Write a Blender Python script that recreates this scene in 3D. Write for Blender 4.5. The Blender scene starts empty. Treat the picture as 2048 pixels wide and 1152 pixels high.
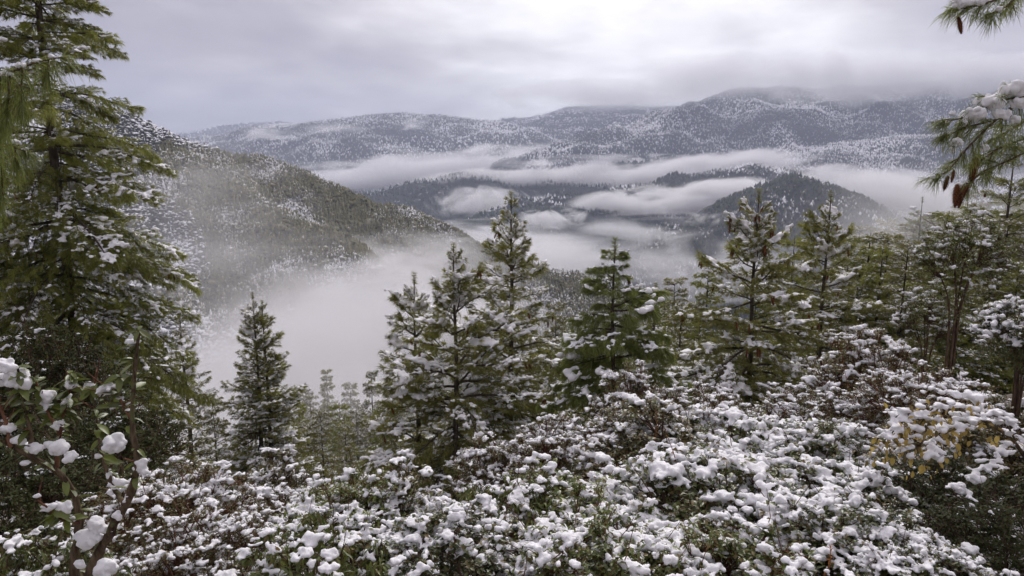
import bpy, math, random
import numpy as np
from mathutils import Vector, Matrix, Euler

random.seed(11)
R_ = math.radians
scene = bpy.context.scene
COL = scene.collection

# ------------------------------------------------------------------ camera
PITCH = R_(9.5)
FPX = 2048 * 24.0 / 36.0            # focal length in photo pixels
cam_data = bpy.data.cameras.new("camera")
cam_data.lens = 24.0
cam_data.sensor_width = 36.0
cam_data.clip_start = 0.05
cam_data.clip_end = 40000.0
cam = bpy.data.objects.new("camera", cam_data)
COL.objects.link(cam)
cam.location = (0, 0, 0)
cam.rotation_euler = (math.pi / 2 - PITCH, 0, 0)
scene.camera = cam

# ------------------------------------------------------------------ sky, sun, exposure
SUN_EL, SUN_AZ = R_(40), R_(12)      # azimuth measured to the right of the view axis (+Y)
world = bpy.data.worlds.new("World")
scene.world = world
world.use_nodes = True
nt = world.node_tree
nt.nodes.clear()


class NT:
    """small helper to write node trees"""
    def __init__(self, tree):
        self.t = tree

    def n(self, kind, ins=None, **props):
        nd = self.t.nodes.new(kind)
        for k, v in props.items():
            setattr(nd, k, v)
        for k, v in (ins or {}).items():
            s = nd.inputs[k]
            if isinstance(v, bpy.types.NodeSocket):
                self.t.links.new(v, s)
            else:
                s.default_value = v
        return nd

    def math(self, op, a, b=None, c=None, clamp=False):
        ins = {0: a}
        if b is not None:
            ins[1] = b
        if c is not None:
            ins[2] = c
        return self.n('ShaderNodeMath', ins, operation=op, use_clamp=clamp).outputs[0]

    def vmath(self, op, a, b=None, out=0):
        ins = {0: a}
        if b is not None:
            ins[1] = b
        return self.n('ShaderNodeVectorMath', ins, operation=op).outputs[out]

    def noise(self, vec, scale, detail=4, rough=0.5, dist=0.0, dim='3D'):
        return self.n('ShaderNodeTexNoise', {'Vector': vec, 'Scale': scale, 'Detail': detail,
                                             'Roughness': rough, 'Distortion': dist},
                      noise_dimensions=dim).outputs[0]

    def ramp(self, fac, stops, interp='LINEAR'):
        nd = self.n('ShaderNodeValToRGB', {0: fac})
        cr = nd.color_ramp
        cr.interpolation = interp
        while len(cr.elements) < len(stops):
            cr.elements.new(0.5)
        for e, (p, c) in zip(cr.elements, stops):
            e.position = p
            e.color = tuple(c) + (1,) if len(c) == 3 else c
        return nd.outputs[0]

    def mix(self, fac, a, b, blend='MIX'):
        return self.n('ShaderNodeMix', {0: fac, 6: a, 7: b}, data_type='RGBA', blend_type=blend).outputs[2]

    def mapr(self, v, a, b, c=0.0, d=1.0, kind='SMOOTHSTEP'):
        return self.n('ShaderNodeMapRange', {0: v, 1: a, 2: b, 3: c, 4: d}, interpolation_type=kind).outputs[0]


w = NT(nt)
sky = w.n('ShaderNodeTexSky', sky_type='NISHITA', sun_disc=False, sun_elevation=SUN_EL,
          sun_rotation=SUN_AZ, altitude=2500.0, dust_density=3.0)
tc = w.n('ShaderNodeTexCoord').outputs['Generated']
sep = w.n('ShaderNodeSeparateXYZ', {0: tc})
zc = w.math('ADD', w.math('MAXIMUM', sep.outputs[2], 0.0), 0.16)
cv = w.n('ShaderNodeCombineXYZ', {0: w.math('DIVIDE', sep.outputs[0], zc),
                                  1: w.math('DIVIDE', sep.outputs[1], zc), 2: 0.0}).outputs[0]
n1 = w.noise(cv, 0.75, 6, 0.55, 0.3)
n2 = w.noise(w.vmath('ADD', cv, (5.2, 1.3, 0.0)), 2.3, 5, 0.55, 0.2)
sd = Vector((math.sin(SUN_AZ) * math.cos(R_(17)), math.cos(SUN_AZ) * math.cos(R_(17)), math.sin(R_(17))))
glow = w.math('MAXIMUM', w.vmath('DOT_PRODUCT', tc, tuple(sd), out=1), 0.0)
glow = w.math('POWER', glow, 13.0)                     # thin cloud round the veiled sun, wide and soft
cl = w.math('ADD', w.math('MULTIPLY', n1, 0.75), w.math('MULTIPLY', n2, 0.25))
cl = w.math('ADD', w.math('MULTIPLY', w.math('SUBTRACT', cl, 0.5), 2.1), w.math('MULTIPLY', glow, 0.86))
cloud_col = w.ramp(w.math('ADD', cl, 0.17, clamp=True),
                   [(0.0, (0.182, 0.168, 0.190)), (0.28, (0.248, 0.23, 0.25)), (0.52, (0.35, 0.328, 0.338)),
                    (0.78, (0.52, 0.505, 0.51)), (1.0, (0.70, 0.685, 0.675))])
cloud_rad = w.vmath('SCALE', cloud_col)          # an overcast sky is brighter overhead than near the horizon
nt.links.new(w.math('MULTIPLY', w.math('ADD', w.math('MULTIPLY', w.math('MAXIMUM', sep.outputs[2], 0.0), 1.1), 0.90), 10.0), cloud_rad.node.inputs['Scale'])
skymix = w.mix(0.96, sky.outputs[0], cloud_rad)
bg = w.n('ShaderNodeBackground', {'Color': skymix, 'Strength': 0.1})
wo = w.n('ShaderNodeOutputWorld', {'Surface': bg.outputs[0]})

sun_data = bpy.data.lights.new("sun", 'SUN')
sun_data.energy = 1.5
sun_data.angle = R_(30)
sun_data.color = (1.0, 0.96, 0.92)
sun = bpy.data.objects.new("sun", sun_data)
COL.objects.link(sun)
sun_dir = Vector((math.sin(SUN_AZ) * math.cos(SUN_EL), math.cos(SUN_AZ) * math.cos(SUN_EL), math.sin(SUN_EL)))
sun.rotation_euler = (-sun_dir).to_track_quat('-Z', 'Y').to_euler()

vs = scene.view_settings
scene.display_settings.display_device = 'sRGB'
vs.view_transform = 'Standard'
vs.look = 'None'
vs.exposure = 0.95
vs.gamma = 1.0
vs.use_curve_mapping = False
cy = scene.cycles
cy.max_bounces = 7
cy.diffuse_bounces = 4
cy.glossy_bounces = 1
cy.transmission_bounces = 2
cy.volume_bounces = 3
cy.transparent_max_bounces = 4
cy.volume_step_rate = 1.0
cy.volume_max_steps = 128
cy.use_denoising = True
cy.use_adaptive_sampling = True
cy.adaptive_threshold = 0.04
cy.sample_clamp_indirect = 5.0


# ------------------------------------------------------------------ helpers
def P(px, py, Y):
    """point in the scene that stands Y metres ahead and shows at photo pixel px, py"""
    u, v = (px - 1024) / FPX, (576 - py) / FPX
    d = np.array([u, math.cos(PITCH) + v * math.sin(PITCH), -math.sin(PITCH) + v * math.cos(PITCH)])
    return d * (Y / d[1])


def tag(o, label=None, cat=None, group=None, kind=None):
    if label:
        o['label'] = label
    if cat:
        o['category'] = cat
    if group:
        o['group'] = group
    if kind:
        o['kind'] = kind
    return o


def link(name, data, parent=None, loc=None, mtx=None):
    o = bpy.data.objects.new(name, data)
    COL.objects.link(o)
    if parent is not None:
        o.parent = parent
    if mtx is not None:
        o.matrix_basis = mtx
    elif loc is not None:
        o.location = loc
    return o


def make_mesh(name, V, F, mat, smooth=False):
    me = bpy.data.meshes.new(name)
    V = np.ascontiguousarray(V, dtype=np.float32)
    F = np.ascontiguousarray(F, dtype=np.int32)
    k = F.shape[1]
    me.vertices.add(len(V))
    me.vertices.foreach_set('co', V.ravel())
    me.loops.add(F.size)
    me.loops.foreach_set('vertex_index', F.ravel())
    me.polygons.add(len(F))
    me.polygons.foreach_set('loop_start', np.arange(0, F.size, k, dtype=np.int32))
    if smooth:
        me.polygons.foreach_set('use_smooth', np.ones(len(F), dtype=bool))
    me.update(calc_edges=True)
    if mat is not None:
        me.materials.append(mat)
    return me


class MB:
    def __init__(self):
        self.v, self.f, self.n = [], [], 0

    def add(self, V, F):
        self.v.append(np.asarray(V, float))
        self.f.append(np.asarray(F, int) + self.n)
        self.n += len(V)

    def arrays(self):
        if not self.v:
            return np.zeros((3, 3)), np.array([[0, 1, 2]])
        return np.concatenate(self.v), np.concatenate(self.f)

    def mesh(self, name, mat, smooth=False):
        V, F = self.arrays()
        return make_mesh(name, V, F, mat, smooth)

    def tube(self, pts, rad, k=5):
        pts = np.asarray(pts, float)
        n = len(pts)
        rad = np.broadcast_to(np.asarray(rad, float), (n,))
        T = np.gradient(pts, axis=0)
        T /= np.linalg.norm(T, axis=1)[:, None] + 1e-9
        ref = np.array([0, 0, 1.0]) if abs(T[0, 2]) < 0.8 else np.array([1.0, 0, 0])
        A = np.cross(T, ref)
        A /= np.linalg.norm(A, axis=1)[:, None] + 1e-9
        B = np.cross(T, A)
        a = np.arange(k) * 2 * math.pi / k
        V = (pts[:, None, :] + rad[:, None, None] * (np.cos(a)[None, :, None] * A[:, None, :] + np.sin(a)[None, :, None] * B[:, None, :])).reshape(-1, 3)
        i = np.arange(n - 1)[:, None] * k
        j = np.arange(k)[None, :]
        a0, a1 = i + j, i + (j + 1) % k
        b0, b1 = a0 + k, a1 + k
        F = np.concatenate([np.stack([a0, a1, b1], -1).reshape(-1, 3), np.stack([a0, b1, b0], -1).reshape(-1, 3)])
        self.add(V, F)

    def blades(self, p, d, L, W, rg, sag=0.0):
        """needle blades: thin bent triangles"""
        n = len(p)
        r = rg.normal(size=(n, 3))
        s = np.cross(d, r)
        s /= np.linalg.norm(s, axis=1)[:, None] + 1e-9
        L = np.broadcast_to(L, (n,))[:, None]
        W = np.broadcast_to(W, (n,))[:, None]
        mid = p + d * L * 0.55
        mid[:, 2] -= sag * L[:, 0] * 0.25
        tip = p + d * L
        tip[:, 2] -= sag * L[:, 0]
        V = np.concatenate([p - s * W * 0.4, p + s * W * 0.4, mid - s * W * 0.5, mid + s * W * 0.5, tip])
        i = np.arange(n)
        F = np.concatenate([np.stack([i, i + n, i + 3 * n], -1), np.stack([i, i + 3 * n, i + 2 * n], -1), np.stack([i + 2 * n, i + 3 * n, i + 4 * n], -1)])
        self.add(V, F)

    def leaves(self, p, d, up, L, W, fold=0.25, curl=0.15):
        """folded leaves, four faces each"""
        n = len(p)
        s = np.cross(d, up)
        s /= np.linalg.norm(s, axis=1)[:, None] + 1e-9
        nn = np.cross(s, d)
        L = np.broadcast_to(L, (n,))[:, None]
        W = np.broadcast_to(W, (n,))[:, None]
        c = p + d * L * 0.55
        l = c - s * W * 0.5 + nn * W * fold
        r = c + s * W * 0.5 + nn * W * fold
        t = p + d * L - nn * L * curl
        V = np.concatenate([p, l, r, c, t])
        i = np.arange(n)
        b, l_, r_, c_, t_ = i, i + n, i + 2 * n, i + 3 * n, i + 4 * n
        F = np.concatenate([np.stack([b, r_, c_], -1), np.stack([b, c_, l_], -1), np.stack([c_, r_, t_], -1), np.stack([c_, t_, l_], -1)])
        self.add(V, F)

    def ells(self, C, Rad, M=None, sub=1):
        """ellipsoids; M = optional (n,3,3) frames"""
        U, G = ICO[sub]
        C = np.asarray(C, float)
        Rad = np.asarray(Rad, float)
        X = U[None] * Rad[:, None, :]
        if M is not None:
            X = np.einsum('nvi,nij->nvj', X, M)
        V = (X + C[:, None, :]).reshape(-1, 3)
        F = (G[None] + (np.arange(len(C)) * len(U))[:, None, None]).reshape(-1, 3)
        self.add(V, F)


def _ico(sub):
    import bmesh
    bm = bmesh.new()
    bmesh.ops.create_icosphere(bm, subdivisions=sub, radius=1.0)
    V = np.array([v.co[:] for v in bm.verts])
    F = np.array([[v.index for v in f.verts] for f in bm.faces])
    bm.free()
    return V, F


ICO = {s: _ico(s) for s in (1, 2, 3)}


def unit(a):
    return a / (np.linalg.norm(a, axis=-1, keepdims=True) + 1e-9)


# lattice noise
_perm = np.random.default_rng(5).random((64, 64, 64))


def vnoise(p):
    p = np.asarray(p, float)
    i = np.floor(p).astype(int)
    f = p - i
    f = f * f * (3 - 2 * f)
    out = 0
    for dx in (0, 1):
        for dy in (0, 1):
            for dz in (0, 1):
                wgt = (f[..., 0] if dx else 1 - f[..., 0]) * (f[..., 1] if dy else 1 - f[..., 1]) * (f[..., 2] if dz else 1 - f[..., 2])
                out = out + wgt * _perm[(i[..., 0] + dx) % 64, (i[..., 1] + dy) % 64, (i[..., 2] + dz) % 64]
    return out * 2 - 1


def fbm(p, octv=4, gain=0.5):
    p = np.asarray(p, float)
    a, s, out = 1.0, 1.0, 0
    for o in range(octv):
        out = out + a * vnoise(p * s + o * 17.3)
        a *= gain
        s *= 2.03
    return out


BENCH = bpy.data.scenes.new('bench')      # scratch scene where lumps are melted together


def fuse(mb, voxel, name, mat, smooth_it=3, bump=0.0, bscale=8.0):
    """merge overlapping lumps into one lumpy skin"""
    if mb.n == 0:
        return None
    tmp = mb.mesh('tmp', None)
    o = bpy.data.objects.new('tmp', tmp)
    BENCH.collection.objects.link(o)
    m = o.modifiers.new('r', 'REMESH')
    m.mode = 'VOXEL'
    m.voxel_size = voxel
    m2 = o.modifiers.new('s', 'SMOOTH')
    m2.factor = 0.5
    m2.iterations = smooth_it
    with bpy.context.temp_override(scene=BENCH, view_layer=BENCH.view_layers[0]):
        dg = bpy.context.evaluated_depsgraph_get()
        me = bpy.data.meshes.new_from_object(o.evaluated_get(dg))
    bpy.data.objects.remove(o)
    bpy.data.meshes.remove(tmp)
    me.name = name
    n = len(me.vertices)
    if bump > 0:
        co = np.empty(n * 3, np.float32)
        me.vertices.foreach_get('co', co)
        no = np.empty(n * 3, np.float32)
        me.vertices.foreach_get('normal', no)
        co = co.reshape(-1, 3)
        co = co + no.reshape(-1, 3) * (fbm(co * bscale, 3) * bump)[:, None]
        me.vertices.foreach_set('co', co.astype(np.float32).ravel())
    me.polygons.foreach_set('use_smooth', np.ones(len(me.polygons), dtype=bool))
    me.materials.clear()
    me.materials.append(mat)
    me.update()
    return me


# ------------------------------------------------------------------ materials
def new_mat(name):
    m = bpy.data.materials.new(name)
    m.use_nodes = True
    m.node_tree.nodes.clear()
    return m, NT(m.node_tree)


def leaf_mat(name, c1, c2, scale=3.0, trans=0.3, rough=0.5, spec=0.3, rnd=0.25, fine=40.0):
    m, t = new_mat(name)
    g = t.n('ShaderNodeNewGeometry')
    oi = t.n('ShaderNodeObjectInfo')
    tcn = t.n('ShaderNodeTexCoord')
    a = t.noise(tcn.outputs['Object'], scale, 3, 0.6)
    b = t.noise(tcn.outputs['Object'], fine, 2, 0.6)
    isl = g.outputs['Random Per Island']
    f = t.math('ADD', t.math('MULTIPLY', a, 0.8), t.math('MULTIPLY', isl, 0.5))
    f = t.math('ADD', f, t.math('MULTIPLY', t.math('SUBTRACT', b, 0.5), 0.4))
    f = t.math('SUBTRACT', f, 0.15, clamp=True)
    col = t.mix(f, c1 + (1,), c2 + (1,))
    v = t.mapr(oi.outputs['Random'], 0, 1, 1 - rnd, 1 + rnd, 'LINEAR')
    col = t.vmath('SCALE', col)
    t.t.nodes[-1].inputs['Scale'].default_value = 1.0
    t.t.links.new(v, t.t.nodes[-1].inputs['Scale'])
    pb = t.n('ShaderNodeBsdfPrincipled', {'Base Color': col, 'Roughness': rough, 'Specular IOR Level': spec})
    tr = t.n('ShaderNodeBsdfTranslucent', {'Color': col})
    mx = t.n('ShaderNodeMixShader', {0: trans, 1: pb.outputs[0], 2: tr.outputs[0]})
    t.n('ShaderNodeOutputMaterial', {'Surface': mx.outputs[0]})
    return m


def bark_mat(name, c1, c2, scale=12.0, moss=None):
    m, t = new_mat(name)
    tcn = t.n('ShaderNodeTexCoord')
    mp = t.vmath('MULTIPLY', tcn.outputs['Object'], (1, 1, 0.3))
    a = t.noise(mp, scale, 6, 0.65)
    col = t.mix(t.mapr(a, 0.35, 0.65), c1 + (1,), c2 + (1,))
    if moss:
        b = t.noise(tcn.outputs['Object'], scale * 0.6, 4, 0.6)
        col = t.mix(t.mapr(b, 0.56, 0.68), col, moss + (1,))
    bp = t.n('ShaderNodeBump', {'Height': a, 'Strength': 0.6, 'Distance': 0.02})
    pb = t.n('ShaderNodeBsdfPrincipled', {'Base Color': col, 'Roughness': 0.9, 'Specular IOR Level': 0.15, 'Normal': bp.outputs[0]})
    t.n('ShaderNodeOutputMaterial', {'Surface': pb.outputs[0]})
    return m


def snow_mat(name, scale=40.0, strength=0.25):
    m, t = new_mat(name)
    tcn = t.n('ShaderNodeTexCoord')
    a = t.noise(tcn.outputs['Object'], scale, 5, 0.65)
    b = t.noise(tcn.outputs['Object'], scale * 0.12, 3, 0.5)
    col = t.mix(b, (0.85, 0.845, 0.86, 1), (0.91, 0.90, 0.91, 1))
    bp = t.n('ShaderNodeBump', {'Height': a, 'Strength': strength, 'Distance': 0.02})
    pb = t.n('ShaderNodeBsdfPrincipled', {'Base Color': col, 'Roughness': 0.65, 'Specular IOR Level': 0.25, 'Normal': bp.outputs[0]})
    tr = t.n('ShaderNodeBsdfTranslucent', {'Color': (0.8, 0.82, 0.88, 1)})
    mx = t.n('ShaderNodeMixShader', {0: 0.12, 1: pb.outputs[0], 2: tr.outputs[0]})
    t.n('ShaderNodeOutputMaterial', {'Surface': mx.outputs[0]})
    return m


def forest_mat(name, g1, g2, snow_lo, snow_hi, nscale, patch=0.004, rock=None):
    """tree masses: green below, snow lying on whatever faces up, thicker in places"""
    m, t = new_mat(name)
    g = t.n('ShaderNodeNewGeometry')
    pos = g.outputs['Position']
    nz = t.n('ShaderNodeSeparateXYZ', {0: g.outputs['Normal']}).outputs[2]
    isl = g.outputs['Random Per Island']
    a = t.noise(pos, nscale, 3, 0.6)
    pch = t.noise(pos, patch, 4, 0.6)
    green = t.mix(isl, g1 + (1,), g2 + (1,))
    s = t.math('ADD', t.math('MULTIPLY', nz, 0.55), t.math('MULTIPLY', t.math('SUBTRACT', a, 0.5), 1.3))
    s = t.math('ADD', s, t.math('MULTIPLY', t.math('SUBTRACT', pch, 0.5), 2.2))
    s = t.math('ADD', s, t.math('MULTIPLY', t.math('SUBTRACT', isl, 0.5), 0.35))
    sf = t.mapr(s, snow_lo, snow_hi)
    col = t.mix(sf, green, (0.82, 0.82, 0.85, 1))
    pb = t.n('ShaderNodeBsdfPrincipled', {'Base Color': col, 'Roughness': 0.8, 'Specular IOR Level': 0.15})
    t.n('ShaderNodeOutputMaterial', {'Surface': pb.outputs[0]})
    return m


M_snow = snow_mat("snow")
M_snow_fine = snow_mat("snow_close", 90.0, 0.3)
M_needle = leaf_mat("pine_needles", (0.135, 0.145, 0.036), (0.35, 0.335, 0.095), 1.2, 0.45, 0.45)
M_needle_y = leaf_mat("pine_needles_olive", (0.125, 0.15, 0.034), (0.37, 0.37, 0.09), 0.9, 0.45, 0.45)
M_needle_b = leaf_mat("pine_needles_bright", (0.10, 0.135, 0.03), (0.29, 0.31, 0.085), 1.5, 0.45, 0.4)
M_needle_far = leaf_mat("far_needles", (0.17, 0.17, 0.055), (0.37, 0.35, 0.12), 0.5, 0.4, 0.6)
M_bark = bark_mat("pine_bark", (0.035, 0.026, 0.018), (0.10, 0.082, 0.06), 10.0, (0.06, 0.06, 0.025))
M_twig = bark_mat("twig_bark", (0.05, 0.032, 0.022), (0.14, 0.09, 0.06), 30.0)
M_redtwig = bark_mat("red_twig_bark", (0.07, 0.03, 0.02), (0.20, 0.10, 0.06), 25.0)
M_shrubbark = bark_mat("mottled_shrub_bark", (0.035, 0.022, 0.014), (0.15, 0.11, 0.07), 30.0, (0.11, 0.115, 0.05))
M_cone = bark_mat("cone_scales", (0.06, 0.02, 0.010), (0.19, 0.075, 0.035), 25.0)
M_leaf = leaf_mat("shrub_leaves", (0.035, 0.06, 0.016), (0.16, 0.165, 0.05), 4.0, 0.25, 0.35, 0.5, 0.2)
M_leaf_br = leaf_mat("brownish_shrub_leaves", (0.065, 0.062, 0.02), (0.20, 0.145, 0.05), 3.0, 0.3, 0.45, 0.4, 0.2)
M_leaf_gr = leaf_mat("long_green_leaves", (0.05, 0.085, 0.02), (0.22, 0.24, 0.05), 4.0, 0.3, 0.35, 0.5, 0.2)
M_leaf_yel = leaf_mat("yellow_leaves", (0.30, 0.20, 0.045), (0.52, 0.40, 0.12), 5.0, 0.3, 0.55, 0.3, 0.2)
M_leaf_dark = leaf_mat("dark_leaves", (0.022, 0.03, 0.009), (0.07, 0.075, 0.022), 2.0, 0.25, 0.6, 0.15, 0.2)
M_drystem = leaf_mat("dry_orange_stems", (0.16, 0.06, 0.02), (0.36, 0.17, 0.05), 5.0, 0.1, 0.7, 0.1)


def ground_mat():
    m, t = new_mat("forest_floor")
    g = t.n('ShaderNodeNewGeometry')
    a = t.noise(g.outputs['Position'], 2.5, 6, 0.65)
    b = t.noise(g.outputs['Position'], 0.5, 4, 0.6)
    col = t.mix(a, (0.03, 0.022, 0.014, 1), (0.10, 0.075, 0.04, 1))
    sf = t.mapr(t.math('ADD', t.math('MULTIPLY', a, 0.6), t.math('MULTIPLY', b, 0.5)), 0.56, 0.66)
    col = t.mix(sf, col, (0.78, 0.78, 0.81, 1))
    bp = t.n('ShaderNodeBump', {'Height': a, 'Strength': 0.7, 'Distance': 0.1})
    pb = t.n('ShaderNodeBsdfPrincipled', {'Base Color': col, 'Roughness': 0.9, 'Normal': bp.outputs[0]})
    t.n('ShaderNodeOutputMaterial', {'Surface': pb.outputs[0]})
    return m


def hill_mat(name, c1, c2, lo, hi, sc=0.05):
    m, t = new_mat(name)
    g = t.n('ShaderNodeNewGeometry')
    a = t.noise(g.outputs['Position'], sc, 6, 0.7)
    b = t.noise(g.outputs['Position'], sc * 0.15, 4, 0.6)
    col = t.mix(b, c1 + (1,), c2 + (1,))
    sf = t.mapr(t.math('ADD', t.math('MULTIPLY', a, 0.6), t.math('MULTIPLY', b, 0.4)), lo, hi)
    col = t.mix(sf, col, (0.78, 0.78, 0.81, 1))
    pb = t.n('ShaderNodeBsdfPrincipled', {'Base Color': col, 'Roughness': 0.9, 'Specular IOR Level': 0.1})
    t.n('ShaderNodeOutputMaterial', {'Surface': pb.outputs[0]})
    return m


M_ground = ground_mat()
M_hill_near = hill_mat("hill_soil", (0.05, 0.045, 0.03), (0.09, 0.08, 0.045), 0.50, 0.60, 0.06)
M_hill_far = hill_mat("mountain_soil", (0.025, 0.03, 0.03), (0.045, 0.05, 0.048), 0.56, 0.70, 0.03)
M_valley = hill_mat("valley_fields", (0.05, 0.055, 0.035), (0.15, 0.085, 0.055), 0.60, 0.68, 0.02)

# ------------------------------------------------------------------ ground
FLOOR = -340.0


def ground_z(x, y):
    x = np.asarray(x, float)
    y = np.asarray(y, float)
    yy = np.maximum(y, 0)
    k = 0.20 + 0.16 / (1 + np.exp((x - 0.06 * yy - 1.0) * 0.8))
    z = -1.6 - k * yy - 0.30 * np.maximum(yy - 8, 0) ** 2 / (np.maximum(yy - 8, 0) + 5.0)
    z = z + np.where(y < 0, 0.15 * -y, 0)
    rise = np.maximum(x - 0.15 * yy - 4, 0)
    z = z + 0.40 * rise ** 2 / (rise + 10.0)
    left = np.maximum(-x - 10 - 0.05 * yy, 0)
    z = z + 0.08 * left ** 2 / (left + 10) * (yy < 60)
    p = np.stack([x * 0.12, y * 0.12, 0 * x], -1)
    z = z + fbm(p, 3) * 0.25 * np.clip(yy / 6.0, 0.1, 2)
    return z


def grid_mesh(name, xs, ys, zf, mat, keep=None):
    X, Y = np.meshgrid(xs, ys)
    Z = zf(X, Y)
    V = np.stack([X, Y, Z], -1).reshape(-1, 3)
    nx, ny = len(xs), len(ys)
    i = (np.arange(ny - 1)[:, None] * nx + np.arange(nx - 1)[None, :]).ravel()
    F = np.stack([i, i + 1, i + nx + 1, i + nx], -1)
    if keep is not None:
        k = keep(V)
        F = F[k[F].any(axis=1)]
        used = np.unique(F)
        mp = np.zeros(len(V), int)
        mp[used] = np.arange(len(used))
        V, F = V[used], mp[F]
    return make_mesh(name, V, F, mat, True)


xs = np.concatenate([np.linspace(-160, -20, 40), np.linspace(-19, 25, 90), np.linspace(27, 200, 50)])
ys = np.concatenate([np.linspace(-25, -1, 14), np.linspace(0, 30, 80), np.linspace(31, 330, 110)])
tag(link('ground', grid_mesh('ground', xs, ys, ground_z, M_ground)),
    'snow-patched forest floor of the steep slope below the camera', kind='structure')

tag(link('valley_floor', grid_mesh('valley_floor', np.linspace(-9000, 9000, 60), np.linspace(-900, 9800, 50),
                                   lambda X, Y: FLOOR + 6 * fbm(np.stack([X / 900, Y / 900, 0 * X], -1), 2), M_valley)),
    'brownish field-dotted valley floor half hidden by mist', kind='structure')


# ------------------------------------------------------------------ hills and far forest
def ridge_height(X, Y, pts, slope_f, slope_b, rnd):
    pts = np.asarray(pts)
    best = np.full(X.shape, -1e9)
    for a, b in zip(pts[:-1], pts[1:]):
        ab = b[:2] - a[:2]
        L2 = (ab ** 2).sum()
        t = np.clip(((X - a[0]) * ab[0] + (Y - a[1]) * ab[1]) / L2, 0, 1)
        qx, qy = a[0] + t * ab[0], a[1] + t * ab[1]
        d = np.hypot(X - qx, Y - qy)
        s = np.where(Y > qy, slope_b, slope_f)
        h = a[2] + t * (b[2] - a[2]) - s * (np.sqrt(d * d + rnd * rnd) - rnd)
        best = np.maximum(best, h)
    return best


def make_hill(name, label, ridges, slope_f, slope_b, rnd, width, step, mat, amp, nsc, seed, forests):
    """ridges = list of polylines [(px, py, Y)]; forests = list of scatter settings"""
    lines = [np.array([P(*q) for q in rd]) for rd in ridges]
    allp = np.concatenate(lines)
    x0, x1 = allp[:, 0].min() - width, allp[:, 0].max() + width
    y0, y1 = allp[:, 1].min() - width, allp[:, 1].max() + width * 0.5

    def zf(X, Y):
        X = np.asarray(X, float)
        Y = np.asarray(Y, float)
        p0 = np.stack([X / nsc, Y / nsc, 0 * X + seed * 3.1], -1)
        h = np.full(X.shape, -1e9)
        for l in lines:
            h = np.maximum(h, ridge_height(X, Y, l, slope_f, slope_b, rnd))
        n = fbm(p0, 4, 0.5)
        gul = 1 - 2 * np.abs(vnoise(p0 * 1.7 + 9.1))           # gullies running down
        top = allp[:, 2].max()
        wgt = np.clip((top - h) / (amp * 3.0), 0.10, 1)
        return h + amp * wgt * (n * 0.8 + gul * 0.6)
    me = grid_mesh(name, np.arange(x0, x1, step), np.arange(y0, y1, step), zf, mat, keep=lambda V: V[:, 2] > FLOOR - 30)
    o = tag(link(name, me), label, kind='structure')
    rg = np.random.default_rng(seed)
    for (fname, flabel, cnt, kinds, smin, smax, fmat, cond) in forests:
        Pts = np.empty((0, 3))
        tries = 0
        while len(Pts) < cnt and tries < 40:
            tries += 1
            X = rg.uniform(x0, x1, cnt)
            Y = rg.uniform(y0, y1, cnt)
            Z = zf(X, Y)
            # nearest ridge Y to drop the far side
            ry = np.max([np.interp(X, l[np.argsort(l[:, 0]), 0], l[np.argsort(l[:, 0]), 1]) for l in lines], axis=0)
            k = (Z > FLOOR) & (Y < ry + rnd + 30)
            px = X / np.maximum(Y, 1) * FPX + 1024
            k &= (px > -120) & (px < 2170)
            if cond is not None:
                k &= cond(X, Y, Z, rg)
            Pts = np.concatenate([Pts, np.stack([X, Y, Z], -1)[k]])
        Pts = Pts[:cnt]
        mb = MB()
        which = rg.integers(0, len(kinds), len(Pts))
        for ki, (KV, KF) in enumerate(kinds):
            q = Pts[which == ki]
            if not len(q):
                continue
            sc = rg.uniform(smin, smax, len(q)) * (0.8 + 0.4 * rg.random(len(q)))
            az = rg.uniform(0, 2 * math.pi, len(q))
            c, s = np.cos(az), np.sin(az)
            wd = rg.uniform(0.85, 1.2, len(q))
            VX = (KV[None, :, 0] * c[:, None] - KV[None, :, 1] * s[:, None]) * (sc * wd)[:, None] + q[:, 0:1]
            VY = (KV[None, :, 0] * s[:, None] + KV[None, :, 1] * c[:, None]) * (sc * wd)[:, None] + q[:, 1:2]
            VZ = KV[None, :, 2] * sc[:, None] + q[:, 2:3]
            V = np.stack([VX, VY, VZ], -1).reshape(-1, 3)
            F = (KF[None] + (np.arange(len(q)) * len(KV))[:, None, None]).reshape(-1, 3)
            mb.add(V, F)
        fo = link(fname, mb.mesh(fname, fmat))
        tag(fo, flabel, 'forest', kind='stuff')
    return zf


def kind_conifer(seed, tiers=3, k=5, w=0.24):
    rg = np.random.default_rng(seed)
    mb = MB()
    for i in range(tiers):
        u = i / tiers
        zb, zt = 0.06 + 0.9 * u, min(1.0, 0.06 + 0.9 * u + 1.5 * 0.9 / tiers)
        r = w * (1 - u * 0.85)
        a = np.arange(k) * 2 * math.pi / k + rg.random()
        rr = r * (0.7 + 0.6 * rg.random(k))
        ring = np.stack([np.cos(a) * rr, np.sin(a) * rr, zb - 0.03 * rg.random(k)], -1)
        V = np.concatenate([ring, [[0, 0, zt]]])
        j = np.arange(k)
        mb.add(V, np.stack([j, (j + 1) % k, np.full(k, k)], -1))
    return mb.arrays()


def kind_round(seed, lumps=2):
    rg = np.random.default_rng(seed)
    mb = MB()
    C = np.stack([rg.normal(0, 0.16, lumps), rg.normal(0, 0.16, lumps), 0.40 + 0.35 * np.arange(lumps) / lumps + 0.1 * rg.random(lumps)], -1)
    mb.ells(C, np.stack([0.24 + 0.1 * rg.random(lumps)] * 2 + [0.17 + 0.08 * rg.random(lumps)], -1), sub=1)
    V, F = mb.arrays()
    V = V * (1 + 0.22 * (rg.random((len(V), 1)) - 0.5))
    return V, F


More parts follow.
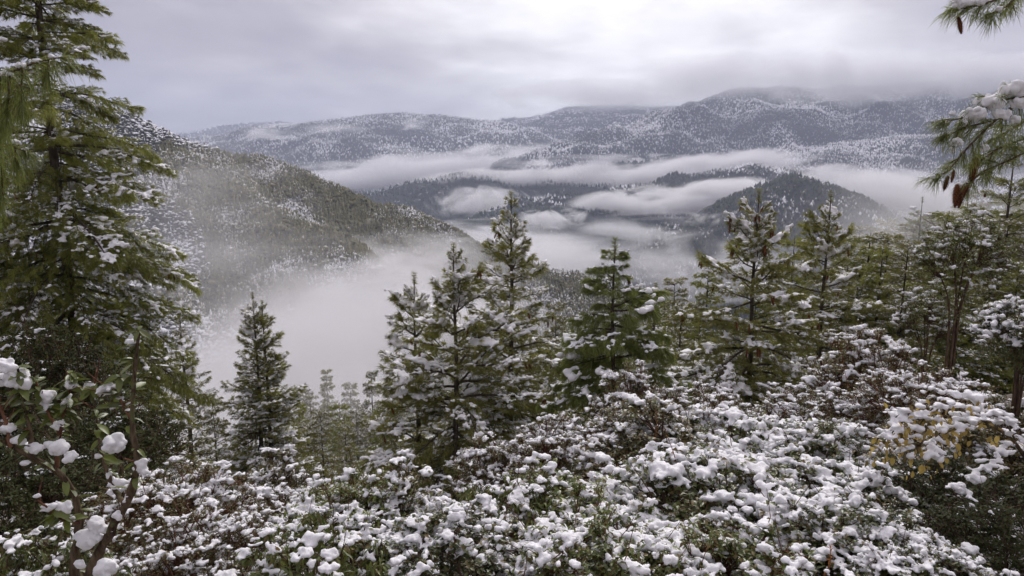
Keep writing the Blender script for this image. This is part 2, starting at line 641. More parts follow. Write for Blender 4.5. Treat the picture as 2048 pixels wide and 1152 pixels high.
def kind_tiny(seed, k=4):
    rg = np.random.default_rng(seed)
    a = np.arange(k) * 2 * math.pi / k
    r = 0.33 * (0.8 + 0.4 * rg.random(k))
    V = np.concatenate([np.stack([np.cos(a) * r, np.sin(a) * r, 0.1 + 0.15 * rg.random(k)], -1), [[0.05, 0, 1.0]]])
    j = np.arange(k)
    return V, np.stack([j, (j + 1) % k, np.full(k, k)], -1)


K_con = [kind_conifer(i) for i in range(4)]
K_rnd = [kind_round(i + 20) for i in range(4)]
K_tiny = [kind_tiny(i + 40) for i in range(3)]
M_for_olive = forest_mat("olive_forest", (0.09, 0.09, 0.04), (0.19, 0.175, 0.08), 0.45, 0.95, 0.35, 0.012)
M_for_white = forest_mat("snowy_forest", (0.035, 0.04, 0.028), (0.08, 0.085, 0.055), -0.02, 0.42, 0.30, 0.012)
M_for_mid = forest_mat("valley_forest", (0.022, 0.038, 0.030), (0.045, 0.06, 0.045), 0.78, 1.15, 0.12, 0.004)
M_for_far = forest_mat("mountain_forest", (0.020, 0.028, 0.030), (0.040, 0.046, 0.046), 0.04, 0.92, 0.07, 0.0022)


def cond_white(X, Y, Z, rg):
    px = X / Y * FPX + 1024
    n = fbm(np.stack([X / 130, Y / 130, 0 * X], -1), 3)
    return (px + 210 * n < 420) & (Z > -230)


def cond_olive(X, Y, Z, rg):
    px = X / Y * FPX + 1024
    n = fbm(np.stack([X / 130, Y / 130, 0 * X], -1), 3)
    m = fbm(np.stack([X / 60 + 7, Y / 60, 0 * X], -1), 3)
    return (px + 210 * n > 370) & (m > -1.1) & (Z > -230)


left_ridge = [(-260, 120, 1000), (60, 165, 1000), (150, 202, 1000), (230, 230, 1000), (300, 258, 1000), (400, 296, 1010), (500, 330, 1030),
              (600, 362, 1050), (700, 392, 1060), (800, 426, 1060), (880, 462, 1050), (960, 498, 1040), (1060, 530, 1020), (1180, 574, 1000), (1290, 626, 980)]
left_spur = [(400, 330, 980), (480, 395, 900), (560, 436, 850), (640, 478, 800), (720, 525, 760), (790, 585, 720), (850, 660, 680)]
left_spur2 = [(60, 190, 990), (120, 330, 880), (200, 460, 780), (300, 570, 700)]
z_left = make_hill('hill', 'forested hill on the left, snowy trees and olive conifers above the fog', [left_ridge, left_spur, left_spur2], 0.62, 0.7, 20, 420, 12,
                   M_hill_near, 10, 120, 3, [
                       ('hillside_forest', 'snow-laden broadleaf forest on the upper left hillside', 10500, K_rnd + K_rnd + K_con[:2], 7.5, 12, M_for_white, cond_white),
                       ('hillside_forest', 'olive green conifer forest dusted with snow on the left hill', 27000, K_con + K_con + K_rnd[:1], 8, 13, M_for_olive, cond_olive)])


def mtn(name, label, ridge, sf, sb, rnd, width, step, amp, nsc, seed, flabel, cnt, smin, smax, fmat=None, kinds=None, mat=None):
    return make_hill(name, label, ridge, sf, sb, rnd, width, step, mat or M_hill_far, amp, nsc, seed,
                     [('mountain_forest', flabel, cnt, kinds or K_tiny, smin, smax, fmat or M_for_far, None)])


mtn('hill', 'dark forested ridge rising from the mist in the middle of the valley',
    [[(770, 384, 2700), (840, 366, 2800), (920, 352, 2900), (1010, 346, 3000), (1110, 348, 3050), (1230, 352, 3100), (1330, 372, 3100)]],
    0.34, 0.5, 60, 1000, 28, 30, 260, 21, 'dark green forest on the low mid-valley ridge', 9000, 13, 19, M_for_mid)
mtn('hill', 'snow-dusted double-humped hill above the valley mist',
    [[(1060, 412, 2250), (1120, 400, 2300), (1200, 388, 2350), (1290, 368, 2400), (1340, 354, 2420), (1385, 356, 2430), (1440, 345, 2450), (1505, 333, 2450), (1560, 342, 2450), (1620, 362, 2450), (1700, 392, 2450)]],
    0.42, 0.5, 40, 600, 22, 26, 220, 22, 'grey-green snow-dusted forest on the double-humped hill', 10000, 12, 18, forest_mat("hump_forest", (0.02, 0.03, 0.024), (0.04, 0.05, 0.035), 0.52, 0.95, 0.12, 0.006))
mtn('hill', 'steep pointed hill standing in mist right of centre',
    [[(1290, 478, 1620), (1360, 448, 1640), (1420, 425, 1660), (1480, 400, 1680), (1540, 372, 1700), (1590, 354, 1700), (1640, 372, 1700), (1700, 412, 1690), (1770, 456, 1680), (1850, 500, 1660)]],
    0.55, 0.6, 25, 450, 16, 24, 150, 23, 'frosted forest on the steep pointed hill', 9000, 9, 15, forest_mat("point_forest", (0.025, 0.035, 0.025), (0.055, 0.06, 0.04), 0.55, 1.0, 0.15, 0.008))
mtn('hill', 'low dark spur reaching into the valley below the mid-valley ridge',
    [[(880, 452, 2000), (960, 436, 2050), (1050, 424, 2100), (1140, 420, 2100), (1220, 430, 2100), (1300, 452, 2080)]],
    0.40, 0.5, 30, 520, 20, 22, 170, 31, 'dark forest on the low valley spur', 6000, 11, 17, M_for_mid)
mtn('hill', 'low snow-dusted ridge behind the double-humped hill',
    [[(1130, 352, 3300), (1220, 336, 3400), (1320, 322, 3450), (1420, 318, 3500), (1500, 324, 3500), (1600, 340, 3450)]],
    0.36, 0.5, 50, 700, 28, 30, 240, 32, 'grey forest on the low ridge behind the double-humped hill', 7000, 12, 18, M_for_mid)
mtn('mountain', 'long blue-grey forested mountain at the back left',
    [[(330, 300, 5800), (430, 276, 5800), (520, 260, 5800), (600, 252, 5800), (700, 238, 5700), (800, 231, 5600), (880, 232, 5600), (960, 243, 5600), (1060, 262, 5500), (1180, 300, 5300)]],
    0.36, 0.5, 120, 2000, 50, 95, 520, 24, 'blue-grey snowy forest on the back left mountain', 36000, 12, 19)
mtn('mountain', 'snow-dusted mountain at the back centre running under the cloud',
    [[(860, 268, 7200), (950, 252, 7000), (1050, 237, 6800), (1150, 214, 6600), (1250, 212, 6600), (1350, 214, 6500), (1480, 200, 6400)]],
    0.38, 0.5, 120, 2000, 50, 95, 520, 25, 'snowy forest on the back centre mountain', 30000, 12, 20)
mtn('mountain', 'broad snowy forested mountain on the right with cloud on its summit',
    [[(1010, 334, 3900), (1070, 312, 4000), (1130, 290, 4100), (1200, 270, 4300), (1280, 252, 4500), (1340, 234, 4600), (1400, 214, 4700), (1450, 196, 4800), (1500, 184, 4900), (1600, 182, 4900), (1720, 176, 4900), (1850, 168, 4800), (2048, 150, 4700), (2300, 130, 4600)]],
    0.40, 0.5, 100, 1700, 42, 100, 460, 26, 'blue-white snowy forest on the broad right mountain', 60000, 10, 16)
mtn('mountain', 'lower snowy shoulder in front of the broad right mountain',
    [[(1500, 345, 3300), (1600, 318, 3350), (1700, 292, 3400), (1800, 276, 3400), (1920, 264, 3400), (2060, 258, 3350), (2250, 250, 3300)]],
    0.36, 0.5, 80, 1100, 30, 40, 320, 27, 'thick snowy forest on the lower right shoulder', 24000, 9, 14)
mtn('mountain', 'faint far blue hills on the horizon left of centre',
    [[(380, 268, 8600), (450, 252, 8600), (520, 250, 8600), (560, 243, 8600), (620, 254, 8600), (760, 262, 8600)]],
    0.3, 0.5, 100, 1500, 100, 30, 900, 28, 'distant bluish woods on the horizon hills', 2500, 20, 30)

# trees one can tell apart on the crest of the left hill
crest_meshes = []
for i in range(4):
    V, F = kind_conifer(60 + i, 7, 8, 0.17)
    crest_meshes.append(make_mesh('hill_conifer', V, F, M_for_olive))
rgc = np.random.default_rng(77)
lr = np.array([P(*q) for q in left_ridge])
for i in range(64):
    px = 235 + i * 10.2 + rgc.uniform(-4, 4)
    t = np.interp(px, [q[0] for q in left_ridge], np.arange(len(left_ridge)))
    k = min(int(t), len(lr) - 2)
    q = lr[k] + (lr[k + 1] - lr[k]) * (t - k)
    x, y = q[0] + rgc.uniform(-4, 4), q[1] + rgc.uniform(-14, 4)
    z = float(z_left(np.array([x]), np.array([y]))[0])
    h = rgc.uniform(9, 17)
    o = link('conifer', crest_meshes[i % 4], mtx=Matrix.Translation((x, y, z - 0.5)) @ Matrix.Rotation(rgc.uniform(0, 6), 4, 'Z') @ Matrix.Scale(h, 4))
    tag(o, 'tiny conifer standing out on the crest of the left hill', 'tree', 'conifers along the crest of the left hill')

# ------------------------------------------------------------------ haze and mist
def box_mesh(name, a, b, mat):
    V = np.array([[x, y, z] for x in (a[0], b[0]) for y in (a[1], b[1]) for z in (a[2], b[2])], float)
    F = np.array([[0, 1, 3, 2], [4, 6, 7, 5], [0, 4, 5, 1], [2, 3, 7, 6], [0, 2, 6, 4], [1, 5, 7, 3]])
    return make_mesh(name, V, F, mat)


mh, t = new_mat("haze_air")
pv = t.n('ShaderNodeVolumePrincipled', {'Color': (0.71, 0.78, 0.98, 1), 'Density': 0.0001, 'Anisotropy': 0.1})
t.n('ShaderNodeOutputMaterial', {'Volume': pv.outputs[0]})
tag(link('haze', box_mesh('haze', (-9200, -1000, -420), (9200, 10000, 1000), mh)),
    'pale blue winter haze filling the valley air', 'haze', kind='stuff')

_mi = [0]


def mist(label, c, half, dens, nscale, lo, hi, soft=0.35, step=0.6, aniso=0.15, stretch=(0.6, 0.8, 2.2), warp=0.8, rot=0.0, detail=6, col=0.975, tilt=0.0, ragged=2.4):
    """one bank of mist: a flattened closed body of air whose density is uneven"""
    m, t = new_mat("mist_air")
    gen = t.n('ShaderNodeTexCoord').outputs['Generated']
    g = t.n('ShaderNodeTexCoord').outputs['Object']
    q = t.vmath('MULTIPLY', t.vmath('SUBTRACT', gen, (0.5, 0.5, 0.5)), (2, 2, 2))
    r = t.vmath('LENGTH', q, out=1)
    pp = t.vmath('ADD', t.vmath('MULTIPLY', g, stretch), (_mi[0] * 371.0, 0, 0))
    n = t.noise(pp, nscale, detail, 0.66, warp)
    rr = t.math('ADD', r, t.math('MULTIPLY', t.math('SUBTRACT', 0.5, n), ragged))
    fall = t.mapr(rr, 1.0 - soft * 0.3, max(0.0, 0.95 - soft * 2), 0.0, 1.0)
    edge = t.mapr(r, 1.0, 0.75, 0.0, 1.0)
    den = t.math('MULTIPLY', t.math('MULTIPLY', fall, edge), t.math('MULTIPLY', t.mapr(n, lo, hi), dens))
    pv = t.n('ShaderNodeVolumePrincipled', {'Color': (col, col * 0.995, col * 1.003, 1), 'Density': den, 'Anisotropy': aniso})
    t.n('ShaderNodeOutputMaterial', {'Volume': pv.outputs[0]})
    m.cycles.volume_step_rate = step
    V, F = ICO[2]
    _mi[0] += 1
    V = V * np.array(half)
    cr, sr = math.cos(rot), math.sin(rot)
    me = make_mesh('mist', V * 1.03, F, m)
    o = link('mist', me, mtx=Matrix.Translation(tuple(c)) @ Matrix.Rotation(rot, 4, 'Z') @ Matrix.Rotation(-R_(tilt), 4, 'Y'))
    return tag(o, label, 'mist', kind='stuff')


def mist_px(label, px, py, Y, wpx, hpx, depth, tau, ns=None, lo=0.42, hi=0.62, **kw):
    """a mist bank centred at a pixel and distance; tau = optical thickness through its middle"""
    c = P(px, py, Y)
    hx, hz = wpx / 2 / FPX * Y, hpx / 2 / FPX * Y
    dens = tau / (depth * 0.6)
    return mist(label, c, (hx, depth / 2, hz), dens, ns or 5.0 / (hx + hz * 2), lo, hi, **kw)


mist_px('thick grey fog filling the gully below the left hill', 560, 800, 330, 1000, 640, 460, 14, ns=0.007, lo=0.0, hi=0.6, soft=0.6, stretch=(1, 1, 1.6), step=0.55, warp=0.3, col=0.91, ragged=1.5)
mist_px('fog lapping round the foot of the left spur', 870, 640, 560, 640, 330, 320, 5, ns=0.010, lo=0.25, hi=0.6, soft=0.45, step=0.55)
mist_px('wispy fog climbing the hollow behind the left spur', 790, 500, 900, 420, 170, 160, 2.4, ns=0.010, lo=0.35, hi=0.65, soft=0.45)
mist_px('bright fog stream pouring behind the left hill', 1060, 500, 1400, 460, 170, 500, 4, ns=0.0055, lo=0.3, hi=0.58, soft=0.4)
mist_px('thin veil of mist in front of the steep left slope', 460, 470, 600, 820, 460, 160, 1.1, ns=0.007, lo=0.0, hi=0.7, soft=0.6, warp=0.3, col=0.93, ragged=1.5)
mist_px('long bank of mist below the back left mountain', 830, 338, 4000, 820, 90, 700, 6.5, ns=0.0032, lo=0.41, hi=0.54, tilt=4)
mist_px('torn wisps of mist drifting across the back left mountain', 820, 285, 4800, 460, 110, 300, 1.6, ns=0.0030, lo=0.525, hi=0.665)
mist_px('low streak of mist under the far left hills', 560, 262, 5000, 420, 40, 400, 1.6, ns=0.0028, lo=0.480, hi=0.620)
mist_px('ragged mist lying along the dark mid-valley ridge', 1040, 352, 2850, 560, 66, 260, 4.5, ns=0.0055, lo=0.43, hi=0.55, tilt=5)
mist_px('small torn puffs of mist in front of the mid-valley ridge', 980, 408, 2350, 300, 84, 240, 4.0, ns=0.0080, lo=0.46, hi=0.56, stretch=(1, 1, 1.4))
mist_px('broad band of mist behind the double-humped hill', 1330, 350, 2950, 680, 74, 380, 7.0, ns=0.0060, lo=0.39, hi=0.53, tilt=8, ragged=3.0)
mist_px('white bank of mist in front of the double-humped hill', 1390, 398, 2080, 600, 84, 260, 6.0, ns=0.0095, lo=0.40, hi=0.54, tilt=4, ragged=3.2)
mist_px('rising column of mist in front of the pointed hill', 1270, 485, 1500, 280, 190, 220, 1.5, ns=0.0075, lo=0.445, hi=0.585)
mist_px('mist spread over the valley floor right of centre', 1420, 535, 1250, 600, 170, 340, 1.4, ns=0.0065, lo=0.445, hi=0.585)
mist_px('smooth mist bank right of the pointed hill', 1780, 392, 2200, 500, 120, 420, 6.0, ns=0.0050, lo=0.36, hi=0.55, tilt=-9)
mist_px('thin mist along the foot of the right mountain', 1880, 350, 2800, 560, 60, 320, 2.6, ns=0.0045, lo=0.455, hi=0.595)
mist_px('faint mist behind the pointed hill', 1640, 352, 2300, 260, 60, 220, 2.2, ns=0.006, lo=0.435, hi=0.575)
mist_px('low cloud resting on the summit of the right mountain', 1780, 158, 4250, 1360, 130, 800, 3.8, ns=0.0016, lo=0.1, hi=0.55, ragged=1.5, soft=0.4, stretch=(1, 1, 1.5))
mist_px('low cloud brushing the back centre mountain', 1230, 192, 5950, 620, 74, 700, 2.2, ns=0.0018, lo=0.25, hi=0.58, soft=0.4)
mist_px('thin mist among the trees of the right slope', 1870, 480, 52, 640, 460, 46, 2.2, ns=0.03, lo=0.1, hi=0.7, soft=0.5, step=0.7)
mist_px('thin streak of mist halfway up the back left mountain', 700, 300, 4600, 360, 34, 240, 1.8, ns=0.004, lo=0.475, hi=0.615)
mist_px('thin streak of mist crossing the back centre mountain', 1120, 300, 4200, 420, 40, 260, 1.8, ns=0.004, lo=0.475, hi=0.615)
mist_px('torn scrap of mist over the dark mid-valley slope', 1110, 434, 1900, 170, 50, 120, 4.0, ns=0.011, lo=0.42, hi=0.55, stretch=(1, 1, 1.4))
mist_px('pale streak of mist left of the pointed hill', 1420, 430, 1580, 300, 60, 120, 2.2, ns=0.008, lo=0.475, hi=0.615)
mist_px('soft haze of fog among the trees below the gully fog', 690, 830, 78, 460, 300, 56, 1.5, ns=0.025, lo=0.1, hi=0.7, soft=0.5, step=0.8, col=0.93)
mist_px('wisp of mist winding between the low spur and the left hill', 1000, 462, 1750, 380, 60, 160, 2.6, ns=0.008, lo=0.43, hi=0.58)
mist_px('thin white line of mist along the foot of the broad right mountain', 1250, 322, 3650, 520, 34, 200, 2.4, ns=0.005, lo=0.42, hi=0.57)


# ------------------------------------------------------------------ pine boughs
def smooth_path(pts, n=24):
    pts = np.asarray(pts, float)
    d = np.concatenate([[0], np.cumsum(np.linalg.norm(np.diff(pts, axis=0), axis=1))])
    t = np.linspace(0, d[-1], n)
    out = np.stack([np.interp(t, d, pts[:, i]) for i in range(3)], -1)
    for _ in range(2):
        out[1:-1] = 0.25 * out[:-2] + 0.5 * out[1:-1] + 0.25 * out[2:]
    return out


def pad(SC, SR, rg, c, r, k=6, el=1.5, flat=0.24):
    """an uneven heap of snow: small masses thrown together round c"""
    az = rg.uniform(0, 6.28)
    ca, sa = math.cos(az), math.sin(az)
    o = rg.normal(0, 0.55, (k, 3)) * np.array([el, 0.75, flat]) * r
    o = np.stack([o[:, 0] * ca - o[:, 1] * sa, o[:, 0] * sa + o[:, 1] * ca, o[:, 2] - 0.12 * np.abs(o[:, 0])], -1)
    rr = r * rg.uniform(0.28, 0.66, k)
    rr[0] = r * 0.62
    for i in range(k):
        SC.append(np.asarray(c) + o[i])
        SR.append([rr[i] * rg.uniform(0.85, 1.3), rr[i] * rg.uniform(0.85, 1.2), rr[i] * rg.uniform(0.5, 0.8)])


def bough_arrays(seed, L, droop=0.18, tipup=0.0, twigs=9.0, tuft_n=14, nl=0.16, nw=0.012, sag=0.35, spread=0.38,
                 snow_p=0.45, snow_r=0.062, wood_r=0.022, start=0.12, flat=0.25, fan=0.9, snow_k=5):
    """one bough growing along +x: returns builders for wood, needles, snow lumps and hanging points"""
    rg = np.random.default_rng(seed)
    wood, ndl, snw = MB(), MB(), MB()
    n = 9
    t = np.linspace(0, 1, n)
    ax = np.stack([L * t, L * 0.05 * np.sin(t * 3 + rg.uniform(0, 6)) * t,
                   L * (-droop * t ** 2 + tipup * t ** 3) + L * 0.02 * np.sin(t * 7 + rg.uniform(0, 6))], -1)
    wood.tube(ax, wood_r * L ** 0.7 * (1 - 0.8 * t) + 0.003, 5)
    P_, D_ = [], []
    SC, SR, SD = [], [], []
    tips = []
    m = max(5, int(L * twigs))
    laden = 0.0

    def axis(u):
        return np.array([np.interp(u, t, ax[:, i]) for i in range(3)])

    def tuft(p, d, k):
        P_.append(np.repeat(p[None], k, 0) - d * rg.uniform(0, 0.07, (k, 1)))
        dd = unit(d[None] + fan * rg.normal(0, 0.55, (k, 3)) * np.array([1, 1, 0.8]))
        D_.append(dd)

    def snowline(a, b, k, r):
        for q in range(k):
            u = (q + rg.random() * 0.7) / max(k - 0.3, 1)
            c = a + (b - a) * u
            if rg.random() < 0.22:
                continue
            rr = r * rg.choice([0.5, 0.75, 1.0, 1.25, 1.7])
            pad(SC, SR, rg, c + np.array([rg.normal(0, 0.4) * r, rg.normal(0, 0.4) * r, rr * 0.3 + 0.01]), rr, snow_k)
    for i in range(m):
        u = start + (1 - start) * ((i + rg.random()) / m) ** 0.85
        p = axis(u)
        side = 1 if i % 2 else -1
        T = unit(axis(min(u + 0.03, 1)) - axis(u - 0.03))
        ang = rg.uniform(0.6, 1.05)
        tl = L * spread * (1.02 - u) ** 0.75 * rg.uniform(0.6, 1.15) + 0.16
        d = unit(T * math.cos(ang) + np.array([0, side, 0]) * math.sin(ang) + np.array([0, 0, rg.normal(0.05, flat)]))
        q1 = p + d * tl * 0.5
        d2 = unit(d * 0.8 + T * 0.4 + np.array([0, 0, -0.15]))
        q2 = q1 + d2 * tl * 0.5
        wood.tube([p, q1, q2], [0.006 + 0.003 * L * (1 - u), 0.005, 0.003], 3)
        if rg.random() < 0.45:
            laden = 1.0 if rg.random() < snow_p else 0.0
        kt = max(2, int(tl / 0.13))
        for q in range(kt):
            f = 0.25 + 0.75 * (q + 1) / kt
            c = p + (q1 - p) * min(1, f * 2) if f < 0.5 else q1 + (q2 - q1) * (f * 2 - 1)
            off = np.array([rg.normal(0, 0.04), rg.normal(0, 0.04), rg.normal(0, 0.02)]) * (0.4 if q == kt - 1 else 1)
            dd = unit((d if f < 0.5 else d2) + rg.normal(0, 0.35, 3))
            tuft(c + off, dd, tuft_n if q >= kt - 2 else int(tuft_n * 0.7))
        tips.append((q2, u))
        if laden and snow_p > 0:
            snowline(p + (q2 - p) * rg.uniform(0.2, 0.5), q2 + d2 * 0.05, max(2, int(tl / 0.11)), snow_r * rg.uniform(0.7, 1.2))
        elif rg.random() < snow_p * 0.35:
            snowline(q2 - d2 * 0.06, q2 + d2 * 0.04, 2, snow_r * 0.7)
    for q in range(4):
        tuft(ax[-1] - (ax[-1] - ax[-2]) * 0.25 * q, unit(ax[-1] - ax[-2]), tuft_n + 4)
    tips.append((ax[-1], 1.0))
    if snow_p > 0:
        a, b = axis(rg.uniform(0.3, 0.55)), axis(1.0)
        if rg.random() < snow_p + 0.25:
            snowline(a, b, int(L * 8), snow_r * 0.8)
    Pn, Dn = np.concatenate(P_), np.concatenate(D_)
    ndl.blades(Pn, Dn, nl * rg.uniform(0.7, 1.15, len(Pn)), nw * rg.uniform(0.7, 1.2, len(Pn)), rg, sag)
    if SC:
        snw.ells(SC, SR, None, 1)
    return wood, ndl, snw, tips


def bough_lib(fam, seeds, L, nmat, voxel=0.033, bump=0.018, wmat=None, **kw):
    out = []
    for s in seeds:
        wd, nd, sn, tips = bough_arrays(s, L, **kw)
        out.append(dict(L=L, wood=wd.mesh('branch', wmat or M_bark), needles=nd.mesh('needles', nmat),
                        snow=fuse(sn, voxel, 'snow', M_snow, 1, bump, 9.0) if sn.n else None, tips=tips))
    return out


BL = {
    'snowy': [bough_lib('a', range(100, 104), 0.8, M_needle, droop=0.05, tipup=0.25, twigs=14, tuft_n=20, nl=0.18, snow_p=0.6, snow_r=0.085),
              bough_lib('a', range(110, 115), 1.8, M_needle, droop=0.14, tipup=0.12, twigs=12, tuft_n=19, nl=0.18, snow_p=0.55, snow_r=0.085),
              bough_lib('a', range(120, 125), 3.4, M_needle, droop=0.2, tipup=0.06, twigs=11, tuft_n=19, nl=0.18, snow_p=0.38, snow_r=0.078)],
    'bright': [bough_lib('b', range(200, 203), 0.8, M_needle_b, droop=0.2, tipup=0.1, twigs=13, tuft_n=32, nl=0.22, sag=0.75, snow_p=0.3, snow_r=0.075),
               bough_lib('b', range(210, 214), 1.8, M_needle_b, droop=0.28, tipup=0.1, twigs=11, tuft_n=32, nl=0.22, sag=0.75, snow_p=0.3, snow_r=0.085)],
    'olive': [bough_lib('c', range(300, 303), 1.5, M_needle_y, droop=0.12, tipup=0.03, twigs=14, tuft_n=21, nl=0.18, snow_p=0.15, snow_r=0.065),
              bough_lib('c', range(310, 316), 3.6, M_needle_y, droop=0.22, tipup=0.03, twigs=13, tuft_n=19, nl=0.2, snow_p=0.1, snow_r=0.055, sag=0.6, flat=0.35)],
    'fringe': [bough_lib('d', range(330, 334), 3.6, M_needle_y, droop=0.24, tipup=0.03, twigs=12, tuft_n=20, nl=0.19, snow_p=0.6, snow_r=0.072, sag=0.6, flat=0.35)],
}


# ------------------------------------------------------------------ cones
def cone_mesh(name, L, r, rows, per):
    mb = MB()
    u = np.linspace(0, 1, 8)
    prof = r * 0.72 * np.sin(np.clip(0.12 + 0.86 * u, 0, 1) * math.pi) ** 0.6
    mb.tube(np.stack([0 * u, 0 * u, -L * u], -1), prof, 7)
    for i in range(rows):
        f = (i + 0.5) / rows
        rr = r * np.sin((0.10 + 0.84 * f) * math.pi) ** 0.65
        for j in range(per):
            a = 2 * math.pi * (j + 0.5 * (i % 2)) / per
            e = np.array([math.cos(a), math.sin(a), 0])
            s = np.array([-math.sin(a), math.cos(a), 0])
            z = -L * f
            b = e * rr * 0.55 + np.array([0, 0, z + L / rows * 0.6])
            tip = e * rr * 1.38 + np.array([0, 0, z - L / rows * 0.55])
            mid = e * rr * 0.95 + np.array([0, 0, z])
            w_ = rr * 2.3 / per * 1.3
            V = np.array([b - s * w_ * 0.4, b + s * w_ * 0.4, mid + s * w_ * 0.6, tip, mid - s * w_ * 0.6])
            mb.add(V, [[0, 1, 2], [0, 2, 4], [4, 2, 3]])
    return mb.mesh(name, M_cone)


CONE = cone_mesh('pine_cone', 0.22, 0.034, 7, 5)
CONE_BIG = cone_mesh('pine_cone', 0.17, 0.028, 13, 8)


def shoot_mesh(seed, L, mat, nl=0.17, tn=26):
    """upright leader with its brush of needles"""
    rg = np.random.default_rng(seed)
    wd, nd = MB(), MB()
    wd.tube([[0, 0, 0], [0.01, 0, L * 0.5], [0, 0.01, L]], [0.018, 0.014, 0.008], 5)
    Pn, Dn = [], []
    for q in range(5):
        z = L * (0.35 + 0.65 * q / 4)
        Pn.append(np.tile([0, 0, z], (tn, 1)))
        a = rg.uniform(0, 6.28, tn)
        e = rg.uniform(0.1, 1.1, tn)
        Dn.append(np.stack([np.cos(a) * np.cos(e), np.sin(a) * np.cos(e), np.sin(e)], -1))
    Pn, Dn = np.concatenate(Pn), np.concatenate(Dn)
    nd.blades(Pn, Dn, nl * rg.uniform(0.7, 1.1, len(Pn)), 0.012, rg, 0.15)
    return wd.mesh('top_shoot', M_twig), nd.mesh('needles', mat)


SHOOT = {k: [shoot_mesh(400 + i, 0.55, m) for i in range(3)] for k, m in
         (('snowy', M_needle), ('bright', M_needle_b), ('olive', M_needle_y))}


def pine(label, top, lib, Rmax, whorl, per, seed, base_px=None, prof=0.75, cones=0, crown_from=0.08, trunk_r=None,
         zlow=None, group='tall pines on the slope', pitch_top=52, pitch_low=-8, jitter=0.25, az_keep=None, tip_lib=None, name='pine_tree', min_len=0.35):
    """top = (px, py, Y) of the leader's tip; stands on the ground below it"""
    rg = np.random.default_rng(seed)
    tp = P(*top)
    bx = tp[0] if base_px is None else P(base_px, top[1], top[2])[0]
    gz = float(ground_z(np.array([bx]), np.array([tp[1]]))[0]) - 0.3
    H = tp[2] - gz
    root = link(name, None, loc=(bx, tp[1], gz))
    tag(root, label, 'pine tree', group)
    n = 14
    u = np.linspace(0, 1, n)
    tr = trunk_r or 0.012 * H
    dx = tp[0] - bx
    tx = dx * u + 0.04 * np.sin(u * 9 + seed) * u * (1 - u) * 4
    ty = 0.04 * np.cos(u * 8 + seed) * u * (1 - u) * 4
    tz = H * u
    mb = MB()
    mb.tube(np.stack([tx, ty, tz], -1), tr * (1 - u) ** 0.85 + 0.012, 8)
    link('trunk', mb.mesh('trunk', M_bark, True), root)

    def at(z):
        return np.array([np.interp(z, tz, tx), np.interp(z, tz, ty), z])
    z = H * crown_from if zlow is None else max(0.3, zlow - gz)
    libs = BL[lib]
    tips = []
    az0 = rg.uniform(0, 6.28)
    first = z
    while z < H - 0.35:
        f = (H - z) / H                     # 0 at the tip
        ln = Rmax * min(1.0, f * H / (H - first)) ** prof
        k = per if f > 0.12 else max(3, per - 1)
        az0 += rg.uniform(0.4, 1.3)
        for j in range(k):
            az = az0 + 2 * math.pi * j / k + rg.normal(0, 0.22)
            l = max(min_len, ln * rg.uniform(1 - jitter * 1.6, 1 + jitter))
            if rg.random() < 0.06:
                continue
            cand = min(libs, key=lambda b: abs(math.log(b[0]['L'] / l)))
            if tip_lib and rg.random() < tip_lib[1]:
                cand = BL[tip_lib[0]][0]
            b = cand[rg.integers(len(cand))]
            s = l / b['L']
            pt = R_(pitch_low + (pitch_top - pitch_low) * (1 - min(1, f * 1.25)) ** 1.6 + rg.normal(0, 7))
            M = Matrix.Translation(tuple(at(z + rg.normal(0, whorl * 0.18)))) @ Matrix.Rotation(az, 4, 'Z') @ Matrix.Rotation(-pt, 4, 'Y') @ Matrix.Rotation(rg.normal(0, 0.15), 4, 'X')
            sy = s * rg.uniform(0.85, 1.2) * rg.choice([-1, 1])
            br = link('branch', b['wood'], root, mtx=M @ Matrix.Diagonal((s, sy, s, 1)))
            link('needles', b['needles'], br)
            if b['snow'] is not None:
                tag(link('snow', b['snow'], br), kind='stuff')
            for (tpn, uu) in b['tips']:
                if uu > 0.6:
                    q = M @ Vector((tpn[0] * s, tpn[1] * sy, tpn[2] * s))
                    tips.append((q, f))
        z += whorl * rg.uniform(0.8, 1.2)
    sw, sn = SHOOT[lib][seed % 3]
    sh = link('top_shoot', sw, root, loc=tuple(at(H) - np.array([0, 0, 0.45])))
    link('needles', sn, sh)
    if cones:
        tips = [q for q in tips if q[1] < 0.75]
        for i in rg.permutation(len(tips))[:cones]:
            q = tips[i][0]
            for c in range(rg.integers(1, 3)):
                link('pine_cone', CONE, root, mtx=Matrix.Translation(q + Vector((rg.normal(0, 0.05), rg.normal(0, 0.05), -0.03))) @ Euler((rg.normal(0, 0.2), rg.normal(0, 0.2), rg.uniform(0, 6))).to_matrix().to_4x4() @ Matrix.Scale(rg.uniform(0.8, 1.2), 4))
    return root


pine('tallest snow-dotted pine right of the fog gap, centre of the picture', (1022, 392, 24), 'snowy', 4.3, 0.56, 5, 1, cones=26, prof=1.0, zlow=-11)
pine('wide pine with long snowy lower boughs, left of the tallest centre pine', (907, 497, 20), 'snowy', 4.5, 0.52, 5, 2, cones=24, prof=0.95, zlow=-10)
pine('slim pine with a cluster of cones at its tip, just left of the wide pine', (828, 553, 23), 'snowy', 2.4, 0.55, 4, 3, cones=22, prof=0.7, zlow=-11)
pine('bright green pine with drooping needles right of the tallest centre pine', (1230, 489, 17), 'bright', 2.5, 0.42, 6, 4, cones=5, prof=0.8, zlow=-8, pitch_top=35, pitch_low=-20)
pine('pine laden with brown cones and snow, right of centre', (1518, 388, 20), 'snowy', 3.9, 0.5, 5, 5, cones=60, prof=0.85, zlow=-9)
pine('green-topped pine just right of the cone-laden pine', (1662, 391, 25), 'snowy', 3.4, 0.58, 5, 6, cones=8, prof=0.82, zlow=-11)
